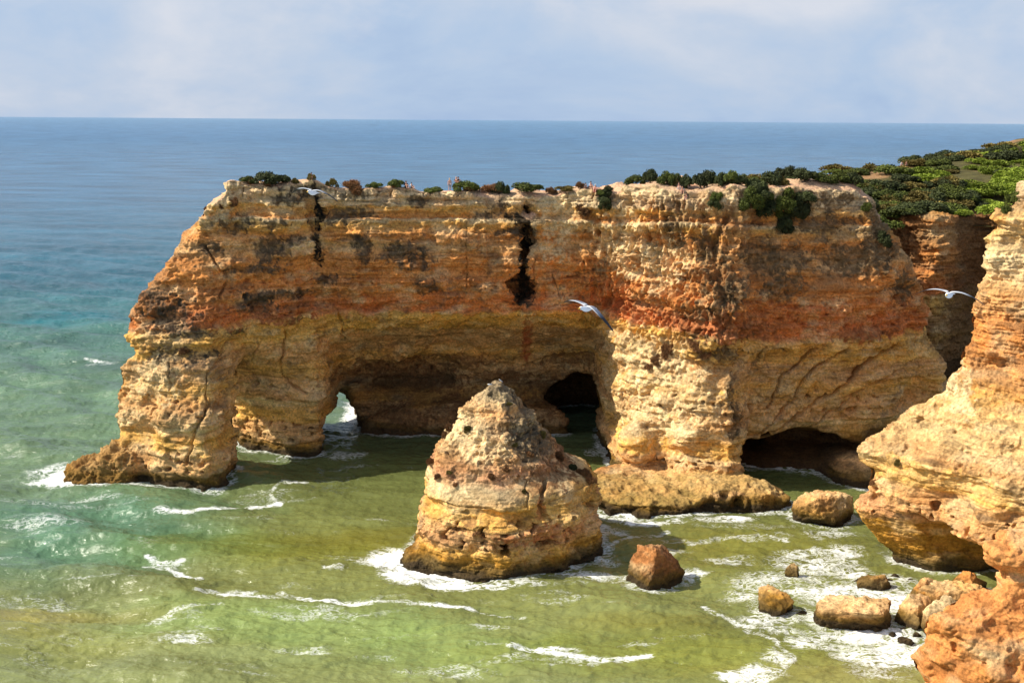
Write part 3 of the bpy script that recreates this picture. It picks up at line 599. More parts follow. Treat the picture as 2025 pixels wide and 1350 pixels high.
    for pts, wdt, st in ((((320, 1027), (380, 1030), (450, 1021), (500, 1012), (550, 1000)), .9, .95), (((400, 1182), (470, 1186), (560, 1188), (620, 1192), (700, 1197), (780, 1196), (860, 1205), (940, 1208)), .55, .8), (((1020, 1282), (1080, 1290), (1160, 1303), (1230, 1306), (1290, 1296)), .7, .8),
                         (((300, 1110), (330, 1124), (370, 1140), (400, 1150)), .5, .8), (((555, 1000), (540, 985), (560, 965)), .4, .5), (((340, 1225), (400, 1215), (440, 1205)), .5, .5), (((170, 728), (220, 735)), .6, .7), (((1370, 1070), (1420, 1062), (1500, 1058), (1560, 1066)), .6, .6),
                         (((1200, 1085), (1260, 1060), (1320, 1050)), .5, .5), (((1480, 1240), (1540, 1262), (1580, 1300), (1540, 1330)), .5, .6), (((1400, 1200), (1470, 1230), (1560, 1240)), .5, .55), (((640, 1195), (600, 1190), (560, 1180)), .5, .8), (((1130, 940), (1200, 950)), .5, .5), (((880, 1205), (960, 1212), (1040, 1222)), .4, .55), (((1700, 1090), (1620, 1080), (1560, 1090)), .7, .6)):
        W_ = [Wt(*a) for a in pts]; fo = np.maximum(fo, st*ss(wdt*1.5, wdt*.2, polydist(p2, W_)))
    fo = np.maximum(fo, .30*ss(.25, .6, noise(q, (12, 3, 1), 231, 3))*ss(205, 150, yn))
    fo = fo*(.86+.45*noise(q, (5, 2.6, 1), 233, 3))
    f[nr] = np.clip(fo, 0, 1)
    nn_, mm_ = X.shape; idx = np.arange(n*m).reshape(n, m)
    Fq = np.stack([idx[:-1, :-1].ravel(), idx[1:, :-1].ravel(), idx[1:, 1:].ravel(), idx[:-1, 1:].ravel()], 1)
    me = new_mesh('sea', p, Fq); set_col(me, 'Col', np.clip(C, .002, 1)); set_f(me, 'foam', f)
    print('water', len(p)); return me
m, nt, b = mat('water'); L = nt.links.new
at = nd(nt, 'ShaderNodeAttribute', attribute_name='Col'); fo = nd(nt, 'ShaderNodeAttribute', attribute_name='foam'); geo = nd(nt, 'ShaderNodeNewGeometry')
def mp(v, s, rot=0.):
    k = nd(nt, 'ShaderNodeMapping'); L(v, k.inputs['Vector']); k.inputs['Scale'].default_value = s; k.inputs['Rotation'].default_value = (0, 0, rot); return k.outputs[0]
pos = geo.outputs['Position']
nA = nd(nt, 'ShaderNodeTexNoise', Scale=1.0, Detail=5., Roughness=.62, Distortion=.6); L(mp(pos, (.55, 1.1, .5), .35), nA.inputs['Vector'])
nB = nd(nt, 'ShaderNodeTexNoise', Scale=1.0, Detail=3., Roughness=.6, Distortion=.4); L(mp(pos, (2.0, 3.6, 2.), -.2), nB.inputs['Vector'])
nF = nd(nt, 'ShaderNodeTexNoise', Scale=1.0, Detail=4., Roughness=.65); L(mp(pos, (.05, .13, .1), .1), nF.inputs['Vector'])
cd = nd(nt, 'ShaderNodeVectorMath', operation='LENGTH'); L(pos, cd.inputs[0])
def mr(v, a, b_, c, d, cl=True):
    k = nd(nt, 'ShaderNodeMapRange', clamp=cl); L(v, k.inputs['Value'])
    for s_, t_ in zip(('From Min', 'From Max', 'To Min', 'To Max'), (a, b_, c, d)): k.inputs[s_].default_value = t_
    return k.outputs[0]
def mth(op, a, c):
    k = nd(nt, 'ShaderNodeMath', operation=op)
    for i, v in enumerate((a, c)):
        if isinstance(v, (int, float)): k.inputs[i].default_value = v
        else: L(v, k.inputs[i])
    return k.outputs[0]
# lace: thin bright webs of foam
fn = nd(nt, 'ShaderNodeTexNoise', Scale=1.0, Detail=6., Roughness=.62, Distortion=1.2); L(mp(pos, (.75, 1.25, 1), .2), fn.inputs['Vector'])
fn2 = nd(nt, 'ShaderNodeTexNoise', Scale=1.0, Detail=4., Roughness=.7, Distortion=.8); L(mp(pos, (2.6, 3.6, 3), 1.2), fn2.inputs['Vector'])
rg = mth('ABSOLUTE', mth('SUBTRACT', fn.outputs[0], .5), 0.); rg = mr(rg, 0, .16, 1., 0.)
rg2 = mr(mth('ABSOLUTE', mth('SUBTRACT', fn2.outputs[0], .5), 0.), 0, .22, 1., 0.)
tex = mth('ADD', mth('MULTIPLY', rg, .62), mth('MULTIPLY', rg2, .38))
thr = mth('SUBTRACT', 1.05, mth('MULTIPLY', fo.outputs['Fac'], .92))
fm = mr(mth('SUBTRACT', tex, thr), -.06, .5, 0., 1.)
pres = mr(fo.outputs['Fac'], .05, .3, 0., 1.); fm = mth('MULTIPLY', fm, pres)
cm = nd(nt, 'ShaderNodeMix', data_type='RGBA'); L(fm, cm.inputs['Factor']); L(at.outputs['Color'], cm.inputs[6]); cm.inputs[7].default_value = (.86, .87, .84, 1)
L(cm.outputs[2], b.inputs['Base Color'])
rough = mth('ADD', mr(cd.outputs['Value'], 90, 2500, .16, .34), mth('MULTIPLY', fm, .6)); L(rough, b.inputs['Roughness'])
b.inputs['IOR'].default_value = 1.33; b.inputs['Specular IOR Level'].default_value = .5
bA = nd(nt, 'ShaderNodeBump', Distance=.55); bB = nd(nt, 'ShaderNodeBump', Distance=.14); bF = nd(nt, 'ShaderNodeBump', Distance=3.)
L(nA.outputs[0], bA.inputs['Height']); L(nB.outputs[0], bB.inputs['Height']); L(nF.outputs[0], bF.inputs['Height'])
L(mr(cd.outputs['Value'], 130, 320, .5, 1.), bA.inputs['Strength']); L(mr(cd.outputs['Value'], 120, 500, .4, .2), bB.inputs['Strength']); L(mr(cd.outputs['Value'], 150, 600, 0., 1.), bF.inputs['Strength'])
L(bF.outputs[0], bA.inputs['Normal']); L(bA.outputs[0], bB.inputs['Normal']); L(bB.outputs[0], b.inputs['Normal'])
sea = link('sea', water_mesh(), m); tag(sea, kind='structure')

# ================================================================== VEGETATION
def leaf_mat(name, c1, c2):
    m, nt, b = mat(name); L = nt.links.new
    oi = nd(nt, 'ShaderNodeObjectInfo'); geo = nd(nt, 'ShaderNodeNewGeometry'); at = nd(nt, 'ShaderNodeAttribute', attribute_name='tone')
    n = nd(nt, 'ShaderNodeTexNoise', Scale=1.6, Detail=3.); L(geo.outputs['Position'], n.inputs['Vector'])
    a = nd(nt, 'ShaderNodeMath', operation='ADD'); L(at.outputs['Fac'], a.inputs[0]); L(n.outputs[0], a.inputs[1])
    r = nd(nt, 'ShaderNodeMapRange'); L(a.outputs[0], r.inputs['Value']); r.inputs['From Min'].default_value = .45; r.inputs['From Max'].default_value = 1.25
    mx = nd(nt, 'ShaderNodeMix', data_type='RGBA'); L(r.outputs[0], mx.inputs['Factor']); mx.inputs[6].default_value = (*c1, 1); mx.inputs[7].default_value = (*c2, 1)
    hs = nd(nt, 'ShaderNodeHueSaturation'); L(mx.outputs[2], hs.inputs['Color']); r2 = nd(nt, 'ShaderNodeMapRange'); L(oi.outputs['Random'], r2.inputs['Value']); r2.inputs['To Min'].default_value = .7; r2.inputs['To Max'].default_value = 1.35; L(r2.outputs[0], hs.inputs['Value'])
    L(hs.outputs[0], b.inputs['Base Color']); b.inputs['Roughness'].default_value = .75; b.inputs['Specular IOR Level'].default_value = .2
    b.inputs['Transmission Weight'].default_value = 0.
    return m
GREEN = leaf_mat('green_leaves', lin(42, 50, 18), lin(96, 104, 40)); DGREEN = leaf_mat('dark_leaves', lin(34, 40, 20), lin(72, 78, 40)); LIME = leaf_mat('lime_leaves', lin(88, 106, 30), lin(144, 156, 58))
DRY = leaf_mat('dry_twigs', lin(88, 62, 40), lin(152, 110, 70)); STEM, _, sb_ = mat('bark'); sb_.inputs['Base Color'].default_value = (*lin(92, 76, 60), 1); sb_.inputs['Roughness'].default_value = .9
OLIVE = leaf_mat('olive_leaves', lin(74, 66, 34), lin(136, 120, 62))
def bush_mesh(name, m, seed, leaf=.16, n=2600, spiky=0.):
    """a dome one unit wide and .5 high; lobes of leaf-sized faces with gaps, on a few short stems"""
    r = np.random.default_rng(seed); nl = 15
    cen = np.stack([r.uniform(-.36, .36, nl), r.uniform(-.36, .36, nl), r.uniform(.03, .27, nl)], 1); cen[:, 2] *= 1-1.6*(cen[:, 0]**2+cen[:, 1]**2); rad = r.uniform(.13, .22, nl)
    k = r.integers(0, nl, n); d = r.normal(size=(n, 3)); d /= np.linalg.norm(d, axis=1)[:, None]; d[:, 2] = np.where(d[:, 2] < -.2, -d[:, 2], d[:, 2])
    p = cen[k]+d*rad[k][:, None]*r.uniform(.72, 1.06, n)[:, None]; p[:, 2] = np.maximum(p[:, 2], .01)
    nn = d+.7*r.normal(size=(n, 3)); nn /= np.linalg.norm(nn, axis=1)[:, None]
    t = np.cross(nn, r.normal(size=(n, 3))); t /= np.linalg.norm(t, axis=1)[:, None]; u = np.cross(nn, t)
    if spiky: t = d+.35*r.normal(size=(n, 3)); t /= np.linalg.norm(t, axis=1)[:, None]; u = np.cross(t, r.normal(size=(n, 3))); u /= np.linalg.norm(u, axis=1)[:, None]
    s = leaf*r.uniform(.6, 1.3, n)[:, None]; L_ = s*(1+spiky); W_ = s*.5/(1+spiky)
    V = np.stack([p-t*L_*.5, p+u*W_, p+t*L_*.5, p-u*W_], 1).reshape(-1, 3); Fq = np.arange(4*n).reshape(-1, 4)
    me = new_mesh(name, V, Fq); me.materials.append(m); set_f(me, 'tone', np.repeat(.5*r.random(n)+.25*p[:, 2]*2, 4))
    return me
def stem_mesh(name, seed):
    r = np.random.default_rng(seed); V = []; Fq = []
    for i in range(6):
        a = r.uniform(0, 6.28); q0 = np.array([0, 0, -.06]); q1 = np.array([math.cos(a)*.16, math.sin(a)*.16, .14]); q2 = np.array([math.cos(a)*.28, math.sin(a)*.28, .3])
        for (a0, a1, r0, r1) in ((q0, q1, .022, .014), (q1, q2, .014, .006)):
            b0 = len(V)
            for c, rr in ((a0, r0), (a1, r1)):
                for j in range(4): V.append(c+rr*np.array([math.cos(j*1.57), math.sin(j*1.57), 0]))
            for j in range(4): Fq.append([b0+j, b0+(j+1) % 4, b0+4+(j+1) % 4, b0+4+j])
    me = new_mesh(name, V, Fq); me.materials.append(STEM); return me
KINDS = {}
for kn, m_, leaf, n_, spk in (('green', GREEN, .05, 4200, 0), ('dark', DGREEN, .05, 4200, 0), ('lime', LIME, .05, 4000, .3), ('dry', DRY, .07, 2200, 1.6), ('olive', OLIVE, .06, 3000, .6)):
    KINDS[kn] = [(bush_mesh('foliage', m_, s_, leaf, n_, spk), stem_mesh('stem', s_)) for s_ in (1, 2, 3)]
# the surface of the rocks seen from above, to set things on
from mathutils.bvhtree import BVHTree
def bvh(o):
    me = o.data; v = getV(me); q = getQ(me); c = v[q].mean(1); k = (c[:, 2] > 2)
    q = q[k]; u, inv = np.unique(q, return_inverse=True)
    return BVHTree.FromPolygons([tuple(a) for a in v[u].tolist()], inv.reshape(-1, 4).tolist())
BV = {o.name: bvh(o) for o in (headland, stack, cliff, slope)}
def ground(x, y, who='headland', top=60):
    h = BV[who].ray_cast(Vector((x, y, top)), Vector((0, 0, -1))); return h[0].z if h[0] else None
def hit(px, py, who):                          # first rock surface met along a photo pixel's ray
    h = BV[who].ray_cast(Vector((0, 0, H)), Vector(ray(px, py)).normalized()); return h[0], h[1]
NB = [0]
def bush(kind, loc, w, hgt, label, group, cat='bush', name='shrub', up=None, d=None):
    i = NB[0]; NB[0] += 1; fm_, st_ = KINDS[kind][i % 3]
    o = bpy.data.objects.new(name, None); sc.collection.objects.link(o); o.empty_display_size = .3
    o.location = loc; o.scale = (w, w if d is None else d, hgt*2.1)
    if up is not None: q = Vector((0, 0, 1)).lerp(up, .55).normalized().to_track_quat('Z', 'Y'); o.rotation_mode = 'QUATERNION'; o.rotation_quaternion = q @ Matrix.Rotation(i*1.3, 3, 'Z').to_quaternion()
    else: o.rotation_euler = (0, 0, i*1.7 if d is None else 0)
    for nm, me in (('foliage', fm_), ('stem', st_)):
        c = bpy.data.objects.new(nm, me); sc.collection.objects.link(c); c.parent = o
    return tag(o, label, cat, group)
def rim_at(px, py):                            # where the headland's front lip lies along this photo column
    yy = 140.
    while yy < 175:
        x, _ = P(px, py, yy); g_ = ground(x, yy)
        if g_ is not None and g_ > 35.6: return x, g_, yy
        yy += .2
    return x, 36.5, 154.
def top_bush(kind, px, pyb, wpx, hpx, label, group, back=0., **k):
    """a bush whose foot shows at px,pyb on the headland edge"""
    Y = np.interp(px, [440, 640, 1030, 1200, 1430, 1700], [152, 153.5, 157, 154, 149, 152])+back
    x, z, yy = rim_at(px, pyb); yy += max(.5, back*.8)+.25*wpx*yy/FPX; x, _ = P(px, pyb, yy); z = ground(x, yy)
    if z is None: z = 36
    return bush(kind, (x, yy, z-.1), wpx*yy/FPX*1.15, hpx*yy/FPX*1.3+.25, label, group, **k)
GE = 'low bushes along the edge of the long headland'
for a in (('green', 488, 368, 38, 9, 'low bright green bush at the far left end of the headland top'), ('dark', 538, 368, 62, 20, 'largest dark green bush at the left end of the headland top'), ('dry', 522, 369, 14, 9, 'little russet tuft in front of the largest left bush'), ('dry', 492, 371, 14, 7, 'small russet tuft under the leftmost green bush'),
          ('olive', 581, 368, 14, 8, 'pale dry tuft between the big left bush and the seated person'), ('olive', 611, 366, 17, 8, 'round olive tuft hiding the legs of the seated person in pink'), ('olive', 652, 377, 20, 12, 'round olive bush right of the tall cleft'), ('dry', 690, 378, 34, 12, 'straggly brown bush at the lip above dark stained rock'),
          ('green', 738, 375, 28, 7, 'flat green bush left of the broader flat green one'), ('green', 778, 375, 36, 10, 'broad flat green bush just left of two small sitters'), ('dry', 776, 377, 10, 5, 'tiny russet tuft in front of a broad flat green bush'), ('green', 855, 375, 40, 8, 'flat green bush left of the three standing people'),
          ('green', 920, 378, 48, 14, 'rounded green bush just right of the standing pair'), ('dry', 920, 379, 20, 9, 'russet bush in front of the green one beside the standing pair'), ('dry', 970, 380, 38, 12, 'russet bush with a dark green one behind, above the great cleft'), ('dark', 987, 378, 28, 18, 'dark green bush standing behind the russet one above the great cleft'),
          ('green', 1042, 375, 60, 14, 'wide bright green dome right of the great cleft'), ('dry', 1084, 377, 20, 9, 'russet tuft at the right end of the wide green dome'), ('olive', 1115, 376, 46, 5, 'low olive mat between the wide dome and the seated pair'), ('dry', 1145, 374, 16, 9, 'russet tuft just left of the seated pair with white hat'),
          ('green', 1185, 372, 26, 7, 'low green mat just right of the seated pair')):
    top_bush(*a[:5], a[5], GE, back=.6)
GR = 'bushes crowding the right part of the headland top'
TB_ = [('green', 1250, 374, 34, 14), ('dark', 1282, 371, 32, 22), ('green', 1318, 366, 40, 20), ('olive', 1330, 368, 20, 10), ('dark', 1385, 366, 44, 28), ('dark', 1352, 360, 30, 22), ('dark', 1425, 366, 30, 20), ('green', 1435, 364, 36, 22), ('dark', 1460, 362, 34, 16), ('green', 1490, 360, 30, 14),
       ('dark', 1520, 362, 44, 24), ('dark', 1552, 358, 44, 22), ('olive', 1540, 363, 34, 13), ('dark', 1590, 360, 44, 20), ('green', 1618, 362, 34, 14), ('green', 1650, 366, 40, 15), ('dark', 1685, 364, 40, 20), ('dark', 1570, 350, 60, 14), ('green', 1410, 352, 40, 12), ('olive', 1480, 350, 44, 10)]
words = ['low green bush starting the crowded row', 'round dark bush second in the crowded row', 'wide green bush left of the sitting group of three', 'small olive tuft in front of the bush beside the sitting group', 'tall dark bush just right of the sitting group of three', 'dark bush directly behind the sitting group', 'dark bush right of the tall one beside the sitting group', 'green dome above the bare earth patch',
         'low dark bush left above the hanging thicket', 'low green bush over the middle of the hanging thicket', 'large dark bush at the back above the hanging thicket', 'dark bush with a ragged top right of the large dark one', 'olive bush in front of the two large dark ones', 'dark bush near the right end of the sunlit slab edge', 'small green bush at the right end of the dark row', 'wide green bush above the pale sloping shoulder',
         'dark bush where the headland shoulder drops away', 'long low dark bush on the skyline behind the others', 'low green bush on the skyline behind the tall dark one', 'low olive bush on the skyline over the bare earth']
for a, wd in zip(TB_, words): top_bush(*a, wd+' on the headland top', GR, back=2.5 if a[2] > 358 else 9)
# thicket hanging over the right wall
GH = 'shrubs hanging on the cliff faces'
for px, py, w_, h_, kd_, who, lb in ((1490, 372, 3.4, 1.6, 'dark', 'headland', 'dark shrub at the upper left of the hanging thicket'), (1478, 392, 3.6, 1.8, 'green', 'headland', 'green shrub at the left of the hanging thicket'), (1510, 382, 2.8, 1.4, 'green', 'headland', 'green shrub at the top of the hanging thicket'), (1512, 405, 3.4, 1.6, 'dark', 'headland', 'dark shrub in the middle of the hanging thicket'),
                                     (1548, 395, 3.4, 1.6, 'green', 'headland', 'bright green shrub right of the middle of the hanging thicket'), (1580, 385, 3.2, 1.5, 'dark', 'headland', 'dark shrub at the upper right of the hanging thicket'), (1575, 410, 3.4, 1.6, 'dark', 'headland', 'dark shrub at the right of the hanging thicket'), (1552, 428, 3., 1.5, 'dark', 'headland', 'dark shrub near the foot of the hanging thicket'), (1550, 445, 2.4, 1.2, 'dark', 'headland', 'lowest dark shrub of the hanging thicket'),
                                     (1412, 388, 1.7, 1.2, 'green', 'headland', 'narrow green shrub above another, left of the hanging thicket'), (1408, 402, 1.7, 1.1, 'dark', 'headland', 'small dark shrub below the narrow green one, left of the thicket'), (1708, 404, 1.5, .9, 'green', 'headland', 'small bright green bush on the right shoulder of the headland'), (1198, 388, 2.6, 1.6, 'dark', 'headland', 'upper dark green shrub hanging left of the sunlit buttress'), (1190, 404, 2.4, 1.4, 'dark', 'headland', 'lower dark green shrub hanging left of the sunlit buttress'),
                                     (1148, 415, 2.6, 1.2, 'dry', 'headland', 'withered brown shrub on the ledge left of the sunlit buttress'), (700, 385, 2.4, 1.2, 'dry', 'headland', 'brown twiggy shrub spilling over the edge right of the cleft'), (1320, 690, 2.2, 1., 'dry', 'headland', 'upper rust-coloured shrub on the sunlit buttress'), (1300, 712, 1.8, .8, 'dry', 'headland', 'middle rust-coloured shrub on the sunlit buttress'), (1285, 722, 1.2, .6, 'dry', 'headland', 'lowest left rust-coloured shrub on the sunlit buttress'), (1375, 680, 2.4, 1., 'dry', 'headland', 'wide rust-coloured shrub right on the sunlit buttress'), (1395, 700, 1.8, .8, 'dry', 'headland', 'small brown shrub right of the rust-coloured ones on the buttress'),
                                     (460, 412, 1.3, .6, 'dry', 'headland', 'russet tuft on the upper left corner ledge'), (432, 418, 1., .5, 'dry', 'headland', 'small russet tuft left on the corner ledge'), (404, 422, .8, .5, 'dry', 'headland', 'tiny russet tuft at the outer end of the corner ledge'), (365, 705, 1.6, .8, 'dry', 'headland', 'dark dry shrub on the notch of the left pillar'),
                                     (1772, 812, 1.2, .7, 'green', 'cliff', 'bright green bush on the spur of the right cliff'), (2005, 385, 2., 1.4, 'green', 'cliff', 'green bush near the top of the right cliff'), (1985, 405, 1.2, .8, 'green', 'cliff', 'small green bush below the top one on the right cliff'), (1778, 905, .9, .5, 'olive', 'cliff', 'small olive bush above the yellow band of the right cliff'), (1730, 945, .8, .4, 'dry', 'cliff', 'small brown tuft in the yellow band of the right cliff'),
                                     (1740, 465, 2.4, 1.4, 'dark', 'headland', 'dark shrub on the shaded slope of the ravine'), (1735, 400, 3., 1.6, 'green', 'headland', 'upper green shrub spilling into the ravine'), (1770, 410, 3.2, 1.6, 'olive', 'headland', 'olive shrub spilling into the ravine')):
    p_, n_ = hit(px, py, who)
    if p_ is None: print('miss', lb); continue
    bush(kd_, p_-n_*.15, w_, h_, lb, GH, up=n_)
GT = 'rusty tufts growing on the rock stack'
for px, py, w_, h_, kd_, lb in ((893, 852, 1.1, .7, 'dry', 'russet tuft at the left shoulder under the cap of the stack'), (928, 850, .9, .6, 'olive', 'olive tuft in the pale hollow left of the stack top'), (882, 862, .9, .4, 'dry', 'small russet tuft at the left rim of the stack'), (855, 918, 1., .7, 'dry', 'russet tuft halfway down the left rim of the stack'), (870, 945, .9, .4, 'dry', 'low russet tuft near the overhanging left corner of the stack'), (893, 937, .7, .4, 'olive', 'small olive tuft above the overhanging left corner of the stack'),
                                (905, 960, .6, .3, 'dry', 'tiny brown tuft just over the yellow band of the stack'), (975, 945, .8, .5, 'dry', 'dark tuft in the middle just over the yellow band'), (1075, 860, .9, .6, 'olive', 'olive tuft on the upper right rim of the stack'), (1108, 905, 1.2, .8, 'dry', 'rusty bush midway down the right rim of the stack'), (1135, 925, 1.2, .7, 'dark', 'dark bush between two rusty ones on the right rim'), (1158, 938, 1.6, 1., 'dry', 'rusty bush at the right shoulder of the stack'), (1170, 952, 1.3, .9, 'dry', 'lowest rusty bush at the far right shoulder of the stack'),
                                (1020, 882, .8, .5, 'olive', 'olive tuft on the stained upper face of the stack'), (1050, 900, .9, .5, 'dry', 'brown tuft on the stained face right of centre'), (1010, 800, .7, .4, 'olive', 'olive tuft on the dark cap of the stack'), (1040, 972, .6, .4, 'olive', 'tiny olive tuft beside the crack over the yellow band'), (1005, 930, .7, .4, 'dry', 'brown tuft in the middle of the stack face'), (945, 1058, .8, .3, 'dry', 'dark tuft in a hollow low on the stack')):
    p_, n_ = hit(px, py, 'sea_stack')
    if p_ is None:
        p_, n_ = hit(px+(8 if px < 985 else -10), py+6, 'sea_stack')
        if p_ is None: print('miss', lb); continue
    bush(kd_, p_-n_*.08, w_, h_, lb, GT, up=n_, name='tuft')
# ------------------------------------------------------------------ hillside beyond the headland
def hill():
    xs = np.arange(30, 330, 2.); ys = np.arange(226, 420, 2.)
    X, Y = np.meshgrid(xs, ys, indexing='ij')
    return xs, ys, X, Y
def hill_z(x, y):
    z = 34.8+.9*ss(205, 225, y)+np.clip(x-80, 0, 60)*.045+ss(100, 170, x)*np.clip(y-235, 0, 60)*.03+np.clip(x-120, 0, 200)*.09
    p = np.stack([x.ravel(), y.ravel(), 0*x.ravel()], 1).astype(F32); z = z+(1.0*noise(p, 28, 301, 2)).reshape(x.shape)
    edge = x-np.interp(y, [180, 226, 240, 262, 280, 320, 360, 420], [46, 58, 68, 84, 96, 130, 175, 260])   # seaward rim
    return z-38*ss(1.5, -3, edge)-.8*ss(222, 212, y)-4.5*ss(206, 189, y)
xs = np.arange(20, 360, 1.6); ys = np.arange(188, 420, 1.6); X_, Y_ = np.meshgrid(xs, ys, indexing='ij'); Z_ = hill_z(X_, Y_)
idx = np.arange(X_.size).reshape(X_.shape); Fq = np.stack([idx[:-1, :-1].ravel(), idx[1:, :-1].ravel(), idx[1:, 1:].ravel(), idx[:-1, 1:].ravel()], 1)
hv = np.stack([X_.ravel(), Y_.ravel(), Z_.ravel()], 1).astype(F32); hm = new_mesh('hillside', hv, Fq)
hc = lin(168, 128, 90)*(1+.3*noise(hv, 6, 311, 3))[:, None]; k_ = np.maximum(ss(-.35, .0, noise(hv, 14, 313, 2)), ss(214, 206, hv[:, 1]))[:, None]; k_ = np.clip(k_+.2, 0, .97); hc = hc*(1-k_)+k_*lin(82, 78, 42)*(1+.5*noise(hv, 2., 315, 3))[:, None]; set_col(hm, 'Col', np.clip(hc, 0, 1)); hs_ = link('hillside', hm, ROCK); tag(hs_, kind='structure')
GB = {'green': 'green bushes covering the hillside', 'dark': 'dark bushes covering the hillside', 'lime': 'light green bushes covering the hillside', 'olive': 'olive bushes covering the hillside'}
LBL = {'green': 'rounded green bush among many on the hillside at the right', 'dark': 'rounded dark bush among many on the hillside at the right', 'lime': 'bright light green bush among many on the hillside at the right', 'olive': 'olive brown bush among many on the hillside at the right'}
def hbush(kind, px, py, Y, w_, h_, label=None, sink=0.):
    x, _ = P(px, py, Y); z = float(hill_z(np.array([[x]]), np.array([[float(Y)]]))[0, 0])
    if Y < 200: g_ = ground(x, Y); z = max(z, g_) if g_ is not None else z
    bush(kind, (x, Y, z-.15), w_, h_, label or LBL[kind], None if label else GB[kind])
rb = random.Random(5)
# (front rim above the ravine, middle, skyline)
NH = 0
for i in range(700):
    if NH >= 178: break
    Y = (rb.uniform(187, 206), rb.uniform(195, 250), rb.uniform(240, 300), rb.uniform(262, 330))[i % 4]
    px = rb.uniform(1240, 2070) if Y > 206 else rb.uniform(1640, 2000); x, _ = P(px, 350, Y)
    rim = np.interp(Y, [180, 226, 240, 262, 280, 320, 360, 420], [34, 50, 66, 84, 96, 130, 175, 260])
    if x < rim+1.5: continue
    if 1915 < px < 1975 and Y < 196: continue
    if abs(px-1760) < 14 and 236 < Y < 262: continue
    if 1870 < px < 1915 and 236 < Y < 262: continue
    lm = (px > 1890 and Y < 285) or (1760 < px < 1860 and 215 < Y < 240) or (px > 1980)
    kd_ = 'lime' if lm and rb.random() < .75 else rb.choice(['dark', 'dark', 'green', 'green', 'olive'] if Y < 262 else ['dark', 'dark', 'dark', 'olive'])
    s_ = rb.uniform(4.2, 7.5)*(1.3 if Y > 262 else 1); NH += 1
    hbush(kd_, px, 350, Y, s_, s_*rb.uniform(.24, .34))
for i in range(44):
    px = 1350+i*8.6; Y = rb.uniform(155, 178)+rb.choice((0, 8, 20)); x, _ = P(px, 352, Y); g_ = ground(x, Y)
    if g_ is None or g_ < 33: continue
    kd_ = rb.choice(('dark', 'dark', 'green', 'olive')); w_ = rb.uniform(2.6, 4.6)
    bush(kd_, (x, Y, g_-.15), w_, w_*rb.uniform(.28, .42), {'dark': 'dark rounded bush in the crowd on the right part of the headland top', 'green': 'green rounded bush in the crowd on the right part of the headland top', 'olive': 'olive dry bush in the crowd on the right part of the headland top'}[kd_], {'dark': 'dark bushes crowding the headland top', 'green': 'green bushes crowding the headland top', 'olive': 'olive bushes crowding the headland top'}[kd_])
# a bare little tree on the skyline at the right edge
def twig_tree(loc, hgt):
    r = random.Random(3); V = []; Fq = []
    def seg(a, b_, r0, r1):
        b0 = len(V); d_ = (b_-a).normalized(); u = d_.orthogonal().normalized(); w_ = d_.cross(u)
        for c, rr in ((a, r0), (b_, r1)):
            for j in range(5): V.append(tuple(c+(u*math.cos(j*1.2566)+w_*math.sin(j*1.2566))*rr))
        for j in range(5): Fq.append([b0+j, b0+(j+1) % 5, b0+5+(j+1) % 5, b0+5+j])
    def grow(a, d_, l, r0, n):
        b_ = a+d_*l; seg(a, b_, r0, r0*.65)
        if n: 
            for k in range(3): grow(b_, (d_+Vector((r.uniform(-.6, .6), r.uniform(-.6, .6), r.uniform(-.1, .4)))).normalized(), l*.72, r0*.62, n-1)
    grow(Vector((0, 0, -.3)), Vector((0, 0, 1)), hgt*.3, .09, 4)
    o = link('bare_tree', new_mesh('bare_tree', V, Fq), STEM); o.location = loc; return tag(o, 'thin leafless tree on the skyline at the right edge of the hill', 'tree')
x, _ = P(2014, 285, 262); z_ = float(hill_z(np.array([[x]]), np.array([[262.]]))[0, 0]); twig_tree((x, 262, z_), 4.5)

# ================================================================== PEOPLE
SKIN, _, kb = mat('skin'); kb.inputs['Base Color'].default_value = (*lin(206, 150, 120), 1); kb.inputs['Roughness'].default_value = .6
def cloth(c, nm='cloth'): m_, _, k_ = mat(nm); k_.inputs['Base Color'].default_value = (*c, 1); k_.inputs['Roughness'].default_value = .85; return m_
def skin_mesh(name, pts, edges, m_, sub=2, root=0):
    me = bpy.data.meshes.new(name); me.from_pydata([p[:3] for p in pts], edges, []); o = bpy.data.objects.new('tmp', me); sc.collection.objects.link(o)
    o.modifiers.new('k', 'SKIN'); sv = me.skin_vertices[0].data
    for i, p in enumerate(pts): sv[i].radius = (p[3], p[4] if len(p) > 4 else p[3])
    sv[root].use_root = True
    s_ = o.modifiers.new('s', 'SUBSURF'); s_.levels = sub
    dg = bpy.context.evaluated_depsgraph_get(); r_ = bpy.data.meshes.new_from_object(o.evaluated_get(dg)); r_.name = name
    bpy.data.objects.remove(o); bpy.data.meshes.remove(me); r_.materials.clear(); r_.materials.append(m_)
    r_.polygons.foreach_set('use_smooth', np.ones(len(r_.polygons), bool)); return r_
